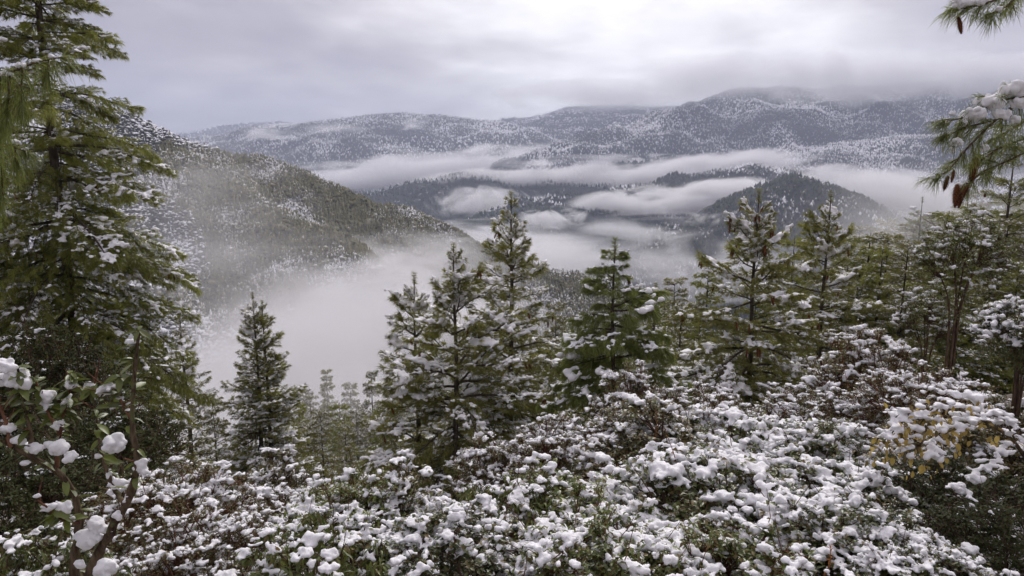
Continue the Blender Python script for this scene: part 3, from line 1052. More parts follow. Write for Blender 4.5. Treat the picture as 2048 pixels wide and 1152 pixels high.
pine('dark pine against the white fog, front stem of the pair left of centre', (505, 590, 38), 'snowy', 3.7, 0.62, 6, 7, cones=0, prof=0.8, zlow=-21)
pine('twin stem beside the dark fog-backed pine left of centre', (524, 606, 38.4), 'snowy', 3.5, 0.7, 5, 8, cones=0, prof=0.8, zlow=-21)
pine('thin-topped hazy pine between the giant pine and the fog-backed pair', (357, 602, 36), 'snowy', 2.7, 0.8, 5, 9, cones=0, prof=0.95, zlow=-19)
pine('snowy pine half hidden behind the boughs of the giant left pine', (255, 625, 31), 'snowy', 3.0, 0.7, 5, 10, cones=6, prof=0.8, zlow=-17)
pine('small cone-tipped pine between the bright green pine and the cone-laden pine', (1312, 574, 26), 'snowy', 1.6, 0.6, 4, 11, cones=14, prof=0.75, zlow=-12)
pine('giant olive green pine filling the left edge', (10, -620, 21), 'olive', 3.8, 0.5, 6, 12, prof=0.82, cones=70, zlow=-6.6, jitter=0.32, trunk_r=0.2,
     tip_lib=('fringe', 0.55), pitch_low=-20, group='giant pines framing the view')
pine('snow-flecked green pine leaning in at the right edge', (2030, 300, 30), 'olive', 3.6, 0.75, 5, 13, prof=0.7, cones=4, zlow=-12, tip_lib=('fringe', 0.5))
pine('pale pine behind the dark broadleaf tree on the right', (1845, 398, 48), 'olive', 3.4, 0.9, 5, 14, prof=0.75, zlow=-14, tip_lib=('fringe', 0.4))


# ------------------------------------------------------------------ background trees (trunk, crown, snow)
def far_tree_lib(seed, H, Rm, whorl, per, mat, snow_p=0.4):
    rg = np.random.default_rng(seed)
    tr, cr, sn = MB(), MB(), MB()
    tr.tube([[0, 0, 0], [0.05, 0, H * 0.5], [0, 0, H]], [0.012 * H, 0.007 * H, 0.008], 6)
    base = [bough_arrays(seed * 50 + i, 2.0, droop=0.18, tipup=0.08, twigs=10, tuft_n=9, nl=0.25, nw=0.03, snow_p=snow_p, snow_r=0.085, flat=0.35, snow_k=2) for i in range(3)]
    base = [(b[0].arrays(), b[1].arrays(), b[2].arrays() if b[2].n else None) for b in base]
    z = H * 0.12
    while z < H - 0.12:
        f = (H - z) / H
        az0 = rg.uniform(0, 6)
        for j in range(per):
            l = max(0.62, Rm * f ** 0.8 * rg.uniform(0.65, 1.2))
            s = l / 2.0
            pt = R_(-10 + 50 * (1 - min(1, f * 1.25)) ** 1.6 + rg.normal(0, 8))
            M = Matrix.Translation((0, 0, z + rg.normal(0, 0.1))) @ Matrix.Rotation(az0 + 6.283 * j / per + rg.normal(0, 0.3), 4, 'Z') @ Matrix.Rotation(-pt, 4, 'Y') @ Matrix.Diagonal((s, s * 1.1, max(s, 0.7), 1))
            A = np.array(M)
            wv, nv, sv = base[rg.integers(3)]
            tr.add(wv[0] @ A[:3, :3].T + A[:3, 3], wv[1])
            cr.add(nv[0] @ A[:3, :3].T + A[:3, 3], nv[1])
            if sv is not None:
                sn.add(sv[0] @ A[:3, :3].T + A[:3, 3], sv[1])
        z += whorl * rg.uniform(0.8, 1.2)
    return dict(H=H, trunk=tr.mesh('trunk', M_bark), crown=cr.mesh('crown', mat), snow=sn.mesh('snow', M_snow, True) if sn.n else None)


FAR = [far_tree_lib(1, 11, 2.9, 0.62, 5, M_needle_far, 0.4), far_tree_lib(2, 11, 2.4, 0.65, 5, M_needle_far, 0.6),
       far_tree_lib(3, 11, 3.0, 0.75, 5, M_needle, 0.5), far_tree_lib(4, 11, 3.1, 0.6, 5, M_needle_y, 0.28)]


def far_tree(label, px, py, Y, kind, rot=0.0, group='smaller conifers on the slope', fat=1.0, maxh=17.0):
    tp = P(px, py, Y)
    gz = float(ground_z(np.array([tp[0]]), np.array([tp[1]]))[0]) - 0.2
    L = FAR[kind]
    h = min(max(tp[2] - gz, 4.0), maxh)
    s = h / L['H']
    root = link('conifer', None, mtx=Matrix.Translation((tp[0], tp[1], tp[2] - h)) @ Matrix.Rotation(rot, 4, 'Z') @ Matrix.Diagonal((s * fat, s * fat, s, 1)))
    tag(root, label, 'tree', {'conifer in the d': 'trees of the right bank', 'hazy conifer in ': 'hazy stand below the fog', 'half-hidden coni': 'stand behind the centre pines'}.get(label[:16], group))
    link('trunk', L['trunk'], root)
    link('crown', L['crown'], root)
    if L['snow']:
        tag(link('snow', L['snow'], root), kind='stuff')
    return root


FT = [  # label, px, py, Y, kind
    ('faint grey conifer dissolving in the fog right of the fog-backed pair', 652, 742, 105, 0),
    ('ghostly conifer furthest down in the fog left of the wide pine', 610, 775, 120, 1),
    ('hazy conifer at the foot of the fog, below the slim cone-tipped pine', 700, 770, 88, 0),
    ('hazy snow-flecked conifer just left of the wide pine, mid slope', 742, 742, 78, 2),
    ('snowy conifer with a bare tip below the fog, right of the fog-backed pair', 640, 812, 52, 1),
    ('low conifer squeezed between the fog-backed pair and the bare-tipped conifer', 592, 842, 60, 3),
    ('dim conifer left of the wide pine beneath its boughs', 690, 850, 46, 0),
    ('thin hazy conifer seen between the two centre pines', 962, 640, 60, 1),
    ('pale thin conifer just right of the tallest centre pine', 1112, 596, 62, 1),
    ('pale broad conifer below the thin one right of the tallest centre pine', 1150, 640, 58, 0),
    ('slender grey conifer left of the small cone-tipped pine', 1275, 600, 64, 1),
    ('grey-brown conifer in mist right of the small cone-tipped pine', 1350, 560, 66, 0),
    ('pale conifer tip left of the cone-laden pine', 1418, 515, 58, 3),
    ('olive conifer in the gap between the cone-laden and green-topped pines', 1590, 470, 48, 3),
    ('misty conifer right of the green-topped pine, lowest of its row', 1720, 455, 62, 0),
    ('misty pointed conifer beside the pale pine on the right', 1775, 428, 66, 1),
    ('snowy conifer low in front of the misty right row', 1745, 520, 42, 2),
    ('olive conifer right of the pale pine, behind the dark broadleaf tree', 1900, 430, 58, 3),
    ('tall misty conifer under the hanging cones at the right', 1955, 385, 64, 0),
    ('green conifer just left of the right-edge pine', 1985, 440, 44, 3),
    ('snow-flecked conifer low on the slope left of the dark broadleaf tree', 1800, 560, 30, 2),
    ('olive conifer at the right edge below the leaning pine', 2040, 520, 26, 3),
    ('conifer lost in shade behind the giant left pine', 60, 560, 40, 2),
    ('dusky conifer at the left edge behind the giant pine', -10, 600, 34, 2),
    ('hazy conifer left of the thin-topped pine, under the giant boughs', 310, 700, 46, 1),
    ('snow-dusted conifer at the foot of the thin-topped pine', 425, 800, 42, 0),
    ('low snowy conifer behind the shrubs left of the wide pine', 760, 900, 32, 2),
    ('conifer with drooping snowy boughs below the bright green pine', 1180, 700, 30, 2),
    ('conifer behind the cone-laden pine, left side', 1400, 640, 34, 3),
    ('conifer behind the green-topped pine, right side', 1720, 600, 36, 3),
]
rgb = np.random.default_rng(55)
for i in range(44):      # bank of trees climbing to the right edge
    px = rgb.uniform(1690, 2090)
    Y = rgb.uniform(24, 66)
    FT.append(('conifer in the dense bank of trees climbing the right slope', px, 470 - (px - 1690) * 0.26 + rgb.uniform(0, 190) * (70 - Y) / 40, Y, int(rgb.choice([0, 0, 3, 3, 3]))))
for i in range(14):
    px = rgb.uniform(1690, 1900)
    FT.append(('conifer in the dense bank of trees climbing the right slope', px, rgb.uniform(470, 610), rgb.uniform(22, 38), int(rgb.choice([0, 3, 3]))))
for i in range(16):      # hazy trees on the slope under the fog
    px = rgb.uniform(590, 860)
    Y = rgb.uniform(45, 95)
    FT.append(('hazy conifer in the stand below the fog left of the wide pine', px, 985 - Y * 2.5 + rgb.uniform(-20, 30), Y, int(rgb.choice([0, 1, 3]))))
for i in range(26):      # between the centre pines
    px = rgb.uniform(1040, 1620)
    Y = rgb.uniform(36, 60)
    FT.append(('half-hidden conifer in the stand behind the centre pines', px, 690 - (px - 1040) * 0.17 + rgb.uniform(-40, 60), Y, int(rgb.choice([0, 1, 2, 3]))))
for i, (lb, px, py, Y, kd) in enumerate(FT):
    far_tree(lb, px, py, Y, kd, rot=i * 1.7, fat=(1.1 if kd != 1 else 0.85) * (0.85 + 0.4 * ((i * 7) % 10) / 10) * (1.35 if 'right slope' in lb else 1.0))


# ------------------------------------------------------------------ shrubs
def shrub_lib(seed, Rr, H, limbs, tips_per, leafL, leafW, lmat, snow_r, snow_p, voxel, leaf_n=9, elev=(-0.5, 0.6), inner=1.0, smat=None,
              spread=0.07, twig_bare=6, lmat2=None, low=0.1, wmat=None, stem_k=1.0, forks=9):
    rg = np.random.default_rng(seed)
    wd, lf, lf2, sn = MB(), MB(), MB(), MB()
    ends = []
    for i in range(limbs):
        th = math.acos(1 - (1 - low) * rg.random())
        ph = 2.399963 * i + rg.normal(0, 0.3)
        r = rg.uniform(0.72, 1.08)
        ends.append(np.array([Rr * math.sin(th) * math.cos(ph) * r, Rr * math.sin(th) * math.sin(ph) * r, H * (0.25 + 0.75 * math.cos(th)) * r]))
    LP, LD, LU = [], [], []
    SC, SR = [], []
    E = np.array(ends)
    hubs = E[rg.permutation(len(E))[:forks]]
    own = np.argmin(np.linalg.norm(E[:, None] - hubs[None], axis=2), axis=1)
    hub_pt = []
    for hb in hubs:
        pth = smooth_path(np.array([[hb[0] * 0.06, hb[1] * 0.06, -1.6], [hb[0] * 0.12, hb[1] * 0.12, hb[2] * 0.1], [hb[0] * 0.35, hb[1] * 0.35, hb[2] * 0.4], [hb[0] * 0.55, hb[1] * 0.55, hb[2] * 0.62]]) + rg.normal(0, 0.02, (4, 3)), 9)
        wd.tube(pth, np.linspace(0.024 * stem_k, 0.010 * stem_k, 9), 6)
        hub_pt.append(pth[-1])
    for e, ow in zip(ends, own):
        h0 = hub_pt[ow]
        m2 = h0 * 0.35 + e * 0.65 + rg.normal(0, 0.03, 3) - np.array([0, 0, 0.04])
        wd.tube([h0, h0 * 0.7 + e * 0.3 + rg.normal(0, 0.02, 3), m2, e], [0.008 * stem_k, 0.007, 0.005, 0.003], 4)
        size = rg.choice([0.5, 0.75, 1.0, 1.3, 1.75])
        lay = unit(np.array([e[0] / Rr, e[1] / Rr, 0.0]) + rg.normal(0, 0.5, 3) * np.array([1, 1, 0.15]))   # the spray leans outwards
        perp = np.array([-lay[1], lay[0], 0])
        tl = []
        for k in range(tips_per):
            o_ = lay * rg.normal(0, spread * 1.25) + perp * rg.normal(0, spread * 0.8)
            tpt = e + (o_ + np.array([0, 0, rg.normal(0, spread * 0.3) - 0.25 * (o_ @ lay)])) * size
            tl.append(tpt)
            a = m2 + (e - m2) * rg.uniform(0.2, 1)
            md = (a + tpt) / 2 + np.array([0, 0, -0.03])
            wd.tube([a, md, tpt], [0.005, 0.004, 0.0025], 3)
            nl = leaf_n
            az = rg.uniform(0, 6.28, nl)
            el = rg.uniform(elev[0], elev[1], nl)
            LP.append(tpt[None] + rg.normal(0, 0.02, (nl, 3)) - (tpt - md)[None] * rg.uniform(0, 0.8, (nl, 1)))
            LD.append(np.stack([np.cos(az) * np.cos(el), np.sin(az) * np.cos(el), np.sin(el)], -1))
            LU.append(unit(np.stack([rg.normal(0, 0.3, nl), rg.normal(0, 0.3, nl), np.ones(nl)], -1)))
        if rg.random() > snow_p:
            continue
        # a pad of snow lying across the spray
        for tpt in tl:
            if rg.random() < 0.15:
                continue
            sr = snow_r * rg.choice([0.5, 0.75, 1.0, 1.3]) * size ** 0.5
            c = tpt + np.array([0, 0, sr * 0.2 + 0.004])
            pad(SC, SR, rg, c, sr, 7)
            q = tl[rg.integers(len(tl))]
            if np.linalg.norm(q - tpt) < spread * 2.2 * size:
                for g_ in (0.33, 0.66):
                    s2 = sr * rg.uniform(0.4, 0.7)
                    pad(SC, SR, rg, tpt + (q - tpt) * g_ + rg.normal(0, 0.25, 3) * sr + np.array([0, 0, sr * 0.05]), s2, 2)
            if rg.random() < 0.6:                     # small crumbs sliding off the edge
                s2 = sr * rg.uniform(0.2, 0.4)
                SC.append(c + np.array([rg.normal(0, 1.1), rg.normal(0, 1.1), -0.45]) * sr)
                SR.append([s2, s2, s2 * 0.9])
    for q in range(twig_bare):
        e = ends[rg.integers(len(ends))]
        d = unit(np.array([rg.normal(0, 0.4), rg.normal(0, 0.4), 1.0]))
        L_ = rg.uniform(0.15, 0.4)
        wd.tube([e * 0.8, e + d * L_ * 0.3, e + d * L_ + rg.normal(0, 0.03, 3)], [0.005, 0.004, 0.002], 3)
    ni = int(limbs * tips_per * leaf_n * 0.5 * inner)
    ip = rg.normal(0, 1, (ni, 3))
    ip = unit(ip) * rg.random((ni, 1)) ** 0.4 * np.array([Rr * 0.9, Rr * 0.9, H * 0.85])
    ip[:, 2] = np.abs(ip[:, 2]) * 1.05 - 0.25 * H
    az = rg.uniform(0, 6.28, ni)
    el = rg.uniform(-0.9, 0.5, ni)
    LP.append(ip)
    LD.append(np.stack([np.cos(az) * np.cos(el), np.sin(az) * np.cos(el), np.sin(el)], -1))
    LU.append(np.tile([0.1, 0.1, 1.0], (ni, 1)))
    LP, LD, LU = np.concatenate(LP), np.concatenate(LD), np.concatenate(LU)
    sel = rg.random(len(LP)) < (0.25 if lmat2 else -1)
    for mb, k in ((lf, ~sel), (lf2, sel)):
        if k.any():
            mb.leaves(LP[k], LD[k], LU[k], leafL * rg.uniform(0.6, 1.2, k.sum()), leafW * rg.uniform(0.7, 1.2, k.sum()))
    if SC:
        sn.ells(SC, SR, None, 1)
    return dict(R=Rr, H=H, stems=wd.mesh('stems', wmat or M_twig), leaves=lf.mesh('leaves', lmat), leaves2=lf2.mesh('brown_leaves', lmat2) if lmat2 else None,
                snow=fuse(sn, voxel, 'snow', smat or M_snow_fine, 2, snow_r * 0.24, 1.5 / snow_r) if sn.n else None)


SH = {
    'snow_a': shrub_lib(1, 0.75, 0.62, 120, 6, 0.05, 0.029, M_leaf, 0.039, 0.72, 0.0118, lmat2=M_leaf_br, leaf_n=10, spread=0.062),
    'snow_b': shrub_lib(2, 0.80, 0.66, 125, 6, 0.05, 0.030, M_leaf, 0.042, 0.72, 0.0118, lmat2=M_leaf_br, leaf_n=10, spread=0.065),
    'snow_c': shrub_lib(3, 0.70, 0.75, 105, 6, 0.052, 0.030, M_leaf_br, 0.038, 0.68, 0.0118, lmat2=M_leaf, leaf_n=10, spread=0.062),
    'fine': shrub_lib(4, 0.80, 0.80, 190, 5, 0.034, 0.019, M_leaf_br, 0.029, 0.72, 0.0115, lmat2=M_leaf, spread=0.05, wmat=M_redtwig, leaf_n=9),
    'fine_tall': shrub_lib(5, 0.55, 1.0, 140, 5, 0.038, 0.021, M_leaf_br, 0.031, 0.64, 0.0125, spread=0.05, lmat2=M_leaf, wmat=M_redtwig),
    'rhodo': shrub_lib(6, 0.70, 0.70, 80, 4, 0.10, 0.024, M_leaf_gr, 0.042, 0.58, 0.0118, leaf_n=11, elev=(-1.3, 0.0), lmat2=M_leaf_br, spread=0.06),
    'snow_d': shrub_lib(10, 0.72, 0.72, 100, 6, 0.06, 0.026, M_leaf_gr, 0.040, 0.60, 0.0118, lmat2=M_leaf_br, leaf_n=10, spread=0.062, elev=(-0.7, 0.8), wmat=M_redtwig, twig_bare=16),
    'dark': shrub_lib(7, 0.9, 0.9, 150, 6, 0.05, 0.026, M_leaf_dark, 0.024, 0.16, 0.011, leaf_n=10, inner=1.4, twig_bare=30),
    'spire': shrub_lib(8, 0.42, 1.3, 130, 5, 0.042, 0.023, M_leaf_br, 0.032, 0.68, 0.0125, spread=0.05, lmat2=M_leaf),
    'crown': shrub_lib(9, 0.95, 1.5, 150, 6, 0.055, 0.028, M_leaf_gr, 0.042, 0.42, 0.015, spread=0.075, lmat2=M_leaf_br, low=0.15, stem_k=1.3, inner=0.2, forks=7),
}


def shrub(label, px, py, Y, kind, width_px, rot, group='snow-capped shrubs in the foreground', tall=1.0, name='snowy_shrub', cat='shrub'):
    """px, py = top middle of the shrub's dome at distance Y; width in photo pixels"""
    L = SH[kind]
    s = width_px / FPX * Y / (2.2 * L['R'])
    tp = P(px, py, Y)
    root = link(name, None, mtx=Matrix.Translation((tp[0], tp[1], tp[2] - L['H'] * 1.08 * s * tall)) @ Matrix.Rotation(rot, 4, 'Z') @ Matrix.Diagonal((s, s, s * tall, 1)))
    tag(root, label, cat, group)
    link('stems', L['stems'], root)
    tag(link('leaves', L['leaves'], root), kind='stuff')
    if L['leaves2']:
        tag(link('brown_leaves', L['leaves2'], root), kind='stuff')
    if L['snow']:
        tag(link('snow', L['snow'], root), kind='stuff')
    return root


SHRUBS = [
    # front row, left to right
    ('pale-leaved snowy shrub in the bottom left corner', 60, 1075, 3.2, 'rhodo', 360, 0.3, 1.0),
    ('brownish fine-leaved snowy shrub right of the bare forked shrub', 330, 940, 4.6, 'fine', 430, 1.1, 1.0),
    ('snowy shrub with drooping green leaves at the bottom, left of centre', 620, 1052, 3.5, 'rhodo', 420, 2.0, 1.0),
    ('fine-twigged snowy shrub at the bottom below the brownish shrub', 400, 1040, 3.9, 'fine', 380, 2.4, 1.0),
    ('upright snowy shrub with brown leaf tips left of centre, middle row', 690, 955, 4.7, 'snow_d', 300, 0.5, 1.1),
    ('tallest upright snowy shrub of the middle row, below the wide pine', 805, 905, 5.0, 'spire', 240, 0.9, 1.0),
    ('thickly capped shrub at the bottom centre', 880, 1040, 3.7, 'snow_a', 460, 1.7, 1.0),
    ('snowy shrub with yellow-green leaves in front of the centre', 1010, 965, 4.6, 'rhodo', 300, 3.3, 1.0),
    ('thickly capped shrub right of the yellow-green one', 1140, 950, 4.6, 'snow_d', 420, 2.2, 1.0),
    ('heavily laden shrub at the bottom right of centre', 1200, 1040, 3.6, 'snow_d', 480, 3.9, 1.0),
    ('big heavily laden shrub forming the middle of the right mound', 1400, 915, 4.8, 'snow_b', 560, 0.2, 1.0),
    ('high brown-leaved shrub on top of the right mound', 1330, 800, 7.0, 'snow_c', 380, 4.0, 1.0),
    ('snow-heaped shrub on the crest of the right mound, right of the brown-leaved one', 1500, 830, 6.8, 'snow_b', 420, 5.1, 1.0),
    ('snow-heaped shrub at the right shoulder of the mound', 1660, 855, 6.2, 'snow_a', 380, 0.8, 1.0),
    ('heavily laden shrub below the yellow-leaved bough', 1640, 940, 4.8, 'snow_b', 480, 1.5, 1.0),
    ('shrub with dark gaps at the bottom of the right mound', 1450, 1050, 3.7, 'snow_d', 480, 5.6, 1.0),
    ('heavily laden shrub at the lower right end of the mound', 1720, 1020, 4.0, 'snow_a', 460, 2.9, 1.0),
    ('snowy shrub trailing off at the bottom right', 1850, 1085, 3.6, 'snow_b', 330, 4.4, 1.0),
    # behind
    ('small spire-shaped dark shrub powdered with snow below the fog-backed pair', 556, 890, 10.0, 'spire', 190, 0.3, 1.15),
    ('low fine-leaved snowy shrub at the foot of the small dark spire', 520, 985, 7.5, 'fine', 300, 3.0, 1.0),
    ('round fine-leaved snowy shrub below the tallest centre pine', 985, 868, 9.5, 'fine_tall', 190, 1.0, 1.0),
    ('loose snowy shrub with long whips left of the right mound', 1135, 838, 9.0, 'fine', 300, 2.0, 1.0),
    ('upright fine snowy shrub at the foot of the bright green pine', 1270, 720, 10.0, 'fine_tall', 190, 0.1, 1.2),
    ('bushy snowy shrub behind the crest of the right mound', 1400, 770, 10.5, 'fine', 260, 5.0, 1.0),
    ('rounded snowy bush in front of the green-topped pine', 1735, 640, 11.0, 'fine_tall', 230, 3.1, 1.15),
    ('snowy bush low to the right of the rounded bush', 1860, 735, 9.0, 'fine', 330, 0.7, 1.0),
    ('tangled reddish shrub above the right shoulder of the mound', 1640, 775, 9.5, 'fine', 300, 4.1, 1.0),
    ('snow-bowed bush at the far right edge', 2060, 600, 6.5, 'snow_b', 220, 2.6, 1.2),
    ('snowy bush at the right edge behind the yellow-leaved bough', 2010, 800, 6.5, 'snow_c', 300, 1.9, 1.0),
]
for (lb, px, py, Y, kd, wp, rot, tall) in SHRUBS:
    shrub(lb, px, py, Y, kd, wp, rot, tall=tall)
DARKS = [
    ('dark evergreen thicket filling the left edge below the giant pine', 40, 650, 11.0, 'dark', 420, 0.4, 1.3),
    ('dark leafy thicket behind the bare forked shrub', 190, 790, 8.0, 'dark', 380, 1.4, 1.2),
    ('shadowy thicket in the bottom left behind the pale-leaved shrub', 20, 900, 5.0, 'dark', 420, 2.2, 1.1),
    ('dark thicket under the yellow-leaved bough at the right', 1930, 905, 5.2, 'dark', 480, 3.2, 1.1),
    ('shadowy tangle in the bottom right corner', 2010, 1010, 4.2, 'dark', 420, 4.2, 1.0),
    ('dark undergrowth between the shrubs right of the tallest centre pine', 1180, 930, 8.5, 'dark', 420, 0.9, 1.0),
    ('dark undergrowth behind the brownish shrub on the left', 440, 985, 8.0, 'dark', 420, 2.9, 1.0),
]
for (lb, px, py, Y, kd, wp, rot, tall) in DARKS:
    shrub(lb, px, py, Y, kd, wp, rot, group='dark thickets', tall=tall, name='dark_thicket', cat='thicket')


# ------------------------------------------------------------------ dark broadleaf tree on the right
shrub('dark-stemmed broadleaf tree with snow-capped leaves on the right', 1935, 412, 12.0, 'crown', 200, 0.5, group='broadleaf trees', tall=1.25, name='broadleaf_tree', cat='tree')
shrub('slim dark-stemmed broadleaf sapling left of the larger broadleaf tree', 1868, 560, 13.0, 'crown', 150, 2.5, group='broadleaf trees', tall=1.3, name='broadleaf_tree', cat='tree')


# ------------------------------------------------------------------ nearby things with single leaves, cones and lumps of snow
def leaf_part(name, L, W, mat, curl=0.25):
    n = 5
    u = np.linspace(0, 1, n)
    wv = W / 2 * np.sin(np.clip(u * 0.94 + 0.03, 0, 1) * math.pi) ** 0.75
    z = -curl * L * u ** 2
    V = np.concatenate([np.stack([u * L, -wv, z + wv * 0.3], -1), np.stack([u * L, 0 * u, z], -1), np.stack([u * L, wv, z + wv * 0.3], -1)])
    i = np.arange(n - 1)
    F = np.concatenate([np.stack([i, i + 1, i + n + 1, i + n], -1), np.stack([i + n, i + n + 1, i + 2 * n + 1, i + 2 * n], -1)])
    return make_mesh(name, V, F, mat, True)


def aim(p, d, roll=0.0, s=1.0):
    d = Vector(d).normalized()
    q = d.to_track_quat('X', 'Z')
    return Matrix.Translation(tuple(p)) @ q.to_matrix().to_4x4() @ Matrix.Rotation(roll, 4, 'X') @ Matrix.Scale(s, 4)


def snow_clump(parent, seed, c, half, k=7, voxel=None):
    """lump of snow: several rounded masses melted together; c centre, half = half sizes (x, y, z)"""
    rg = np.random.default_rng(seed)
    mb = MB()
    half = np.asarray(half, float)
    k = 26
    C = unit(rg.normal(0, 1, (k, 3))) * rg.uniform(0.1, 0.78, (k, 1)) * half
    C[0] = 0
    C[:, 2] = np.minimum(C[:, 2], half[2] * 0.5)
    Rr = np.clip(float(half.min()) * rg.uniform(0.28, 0.55, (k, 1)) * rg.uniform(0.85, 1.2, (k, 3)), 0.006, None)
    Rr[0] = half * 0.62
    mb.ells(C, Rr, None, 2)
    vx = voxel or max(0.0045, float(half.min()) * 0.09)
    me = fuse(mb, vx, 'snow_clump', M_snow_fine, 3, float(half.min()) * 0.13, 2.2 / float(half.mean()))
    o = link('snow_clump', me, parent, loc=tuple(np.asarray(c) - np.array(parent.location)))
    return o


# --- bare forked shrub at the left front
LEAF_A = [leaf_part('leaf', 0.075, 0.028, M_leaf_gr), leaf_part('leaf', 0.06, 0.026, M_leaf_gr, 0.4), leaf_part('leaf', 0.07, 0.027, M_leaf, 0.1)]
fk_root_p = P(165, 1290, 2.6)
fk = link('forked_shrub', None, loc=tuple(fk_root_p))
tag(fk, 'bare forked shrub with mottled stems and big lumps of snow at the left front', 'shrub')
YB = 2.6
stems = [
    ([(165, 1300, 2.6), (174, 1152, 2.6), (200, 1105, 2.58), (222, 1064, 2.56), (243, 1019, 2.55), (271, 974, 2.55), (279, 919, 2.55), (266, 866, 2.56), (260, 832, 2.57), (268, 780, 2.58), (272, 730, 2.6), (278, 660, 2.6)], 0.026, 0.0055),
    ([(160, 1300, 2.62), (149, 1152, 2.62), (153, 1099, 2.62), (163, 1030, 2.6), (153, 995, 2.6), (135, 964, 2.6), (118, 946, 2.58), (94, 922, 2.55), (66, 919, 2.52), (38, 905, 2.5), (0, 880, 2.48), (-40, 850, 2.46)], 0.024, 0.007),
    ([(66, 919, 2.52), (62, 870, 2.54), (49, 821, 2.55), (40, 780, 2.55), (36, 735, 2.55)], 0.010, 0.004),
    ([(112, 940, 2.58), (120, 868, 2.6), (94, 821, 2.6), (80, 790, 2.62), (72, 765, 2.62)], 0.009, 0.004),
    ([(120, 868, 2.6), (128, 821, 2.62), (138, 788, 2.62), (143, 745, 2.63)], 0.007, 0.0035),
    ([(250, 1008, 2.55), (232, 985, 2.6), (215, 946, 2.62), (205, 915, 2.63), (194, 856, 2.64), (189, 800, 2.64), (192, 765, 2.64)], 0.011, 0.004),
    ([(262, 838, 2.57), (247, 815, 2.6), (240, 790, 2.62), (242, 750, 2.63)], 0.006, 0.003),
    ([(160, 1045, 2.6), (128, 1040, 2.52), (100, 1022, 2.48), (76, 1000, 2.45)], 0.008, 0.004),
    ([(20, 893, 2.49), (10, 840, 2.5), (-8, 790, 2.5)], 0.008, 0.004),
    ([(192, 800, 2.64), (205, 790, 2.62), (218, 772, 2.6)], 0.004, 0.0025),
]
rgf = np.random.default_rng(501)
leaf_anchor = []
for i, (pts, r0, r1) in enumerate(stems):
    pp = smooth_path([P(*q) for q in pts], 26) - fk_root_p
    pp += rgf.normal(0, 0.0025, pp.shape) * (r0 / 0.02) ** 0.5
    mb = MB()
    u = np.linspace(0, 1, len(pp))
    mb.tube(pp, (r0 + (r1 - r0) * u) * (1 + 0.10 * rgf.normal(0, 1, len(pp))), 8)
    link('stem', mb.mesh('stem', M_shrubbark if r0 > 0.009 else M_redtwig, True), fk)
    for j in range(len(pp)):
        f = j / len(pp)
        if (i > 1 and f > 0.3) or f > 0.5:
            leaf_anchor.append((pp[j], f))
for i in range(26):
    q, fr = leaf_anchor[rgf.integers(len(leaf_anchor))]
    d = unit(np.array([rgf.normal(0, 0.7), rgf.normal(0, 0.5), rgf.uniform(0.2, 1.0)]))
    L_ = rgf.uniform(0.04, 0.11)
    mb = MB()
    mb.tube([q, q + d * L_ * 0.5 + rgf.normal(0, 0.006, 3), q + d * L_], [0.003, 0.0025, 0.0014], 5)
    link('twig', mb.mesh('twig', M_redtwig), fk)
    leaf_anchor.append((q + d * L_, 0.9))
mb = MB()
SC, SR = [], []
for (pts, r0, r1) in stems:
    pp = smooth_path([P(*q) for q in pts], 60) - fk_root_p
    on = False
    for j in range(8, 60):
        if rgf.random() < 0.2:
            on = rgf.random() < 0.55
        T = unit(pp[min(j + 1, 59)] - pp[j - 1])
        if on and abs(T[2]) < 0.93:
            pad(SC, SR, rgf, pp[j] + np.array([0, 0, 0.006 + (r0 + r1) * 0.35]), 0.016, 3)
mb.ells(SC, SR, None, 1)
tag(link('snow_ridges', fuse(mb, 0.006, 'snow_ridges', M_snow_fine, 2, 0.003, 60.0), fk), kind='stuff')
nleaf = 0
for (q, f) in leaf_anchor:
    for k in range(4 if f > 0.85 else 2):
        if nleaf < 290:
            az, el = rgf.uniform(0, 6.28), rgf.uniform(-0.7, 0.6)
            d = (math.cos(az) * math.cos(el), math.sin(az) * math.cos(el), math.sin(el))
            link('leaf', LEAF_A[nleaf % 3], fk, mtx=aim(q, d, rgf.normal(0, 0.5), rgf.uniform(0.6, 1.15)))
            nleaf += 1
for i, (px, py, Y, wx, hy) in enumerate([
        (263, 683, 2.6, 17, 13), (30, 757, 2.55, 46, 26), (8, 730, 2.5, 26, 18), (94, 790, 2.6, 17, 22), (141, 768, 2.62, 13, 14), (182, 770, 2.64, 19, 14),
        (14, 856, 2.5, 17, 17), (38, 880, 2.5, 22, 14), (70, 893, 2.52, 16, 20), (118, 893, 2.54, 36, 22), (142, 912, 2.54, 17, 18), (50, 926, 2.5, 14, 9),
        (229, 885, 2.6, 24, 30), (283, 930, 2.55, 15, 28), (240, 965, 2.58, 18, 16), (128, 1013, 2.5, 26, 17), (106, 1010, 2.48, 12, 10), (123, 843, 2.6, 7, 7),
        (178, 1075, 2.55, 34, 26), (196, 1048, 2.56, 20, 32), (232, 1030, 2.52, 11, 16), (74, 991, 2.44, 10, 7), (212, 1136, 2.5, 34, 26), (160, 1128, 2.5, 12, 14), (196, 912, 2.62, 9, 9),
        (222, 985, 2.6, 8, 10)]):
    s = Y / FPX
    snow_clump(fk, 600 + i, P(px, py + hy * 0.1, Y), (wx * s * (1.0 if wx > 20 else 1.2), min(wx, hy) * s * 0.9, hy * s * (0.9 if wx > 20 else 0.75)), 7)

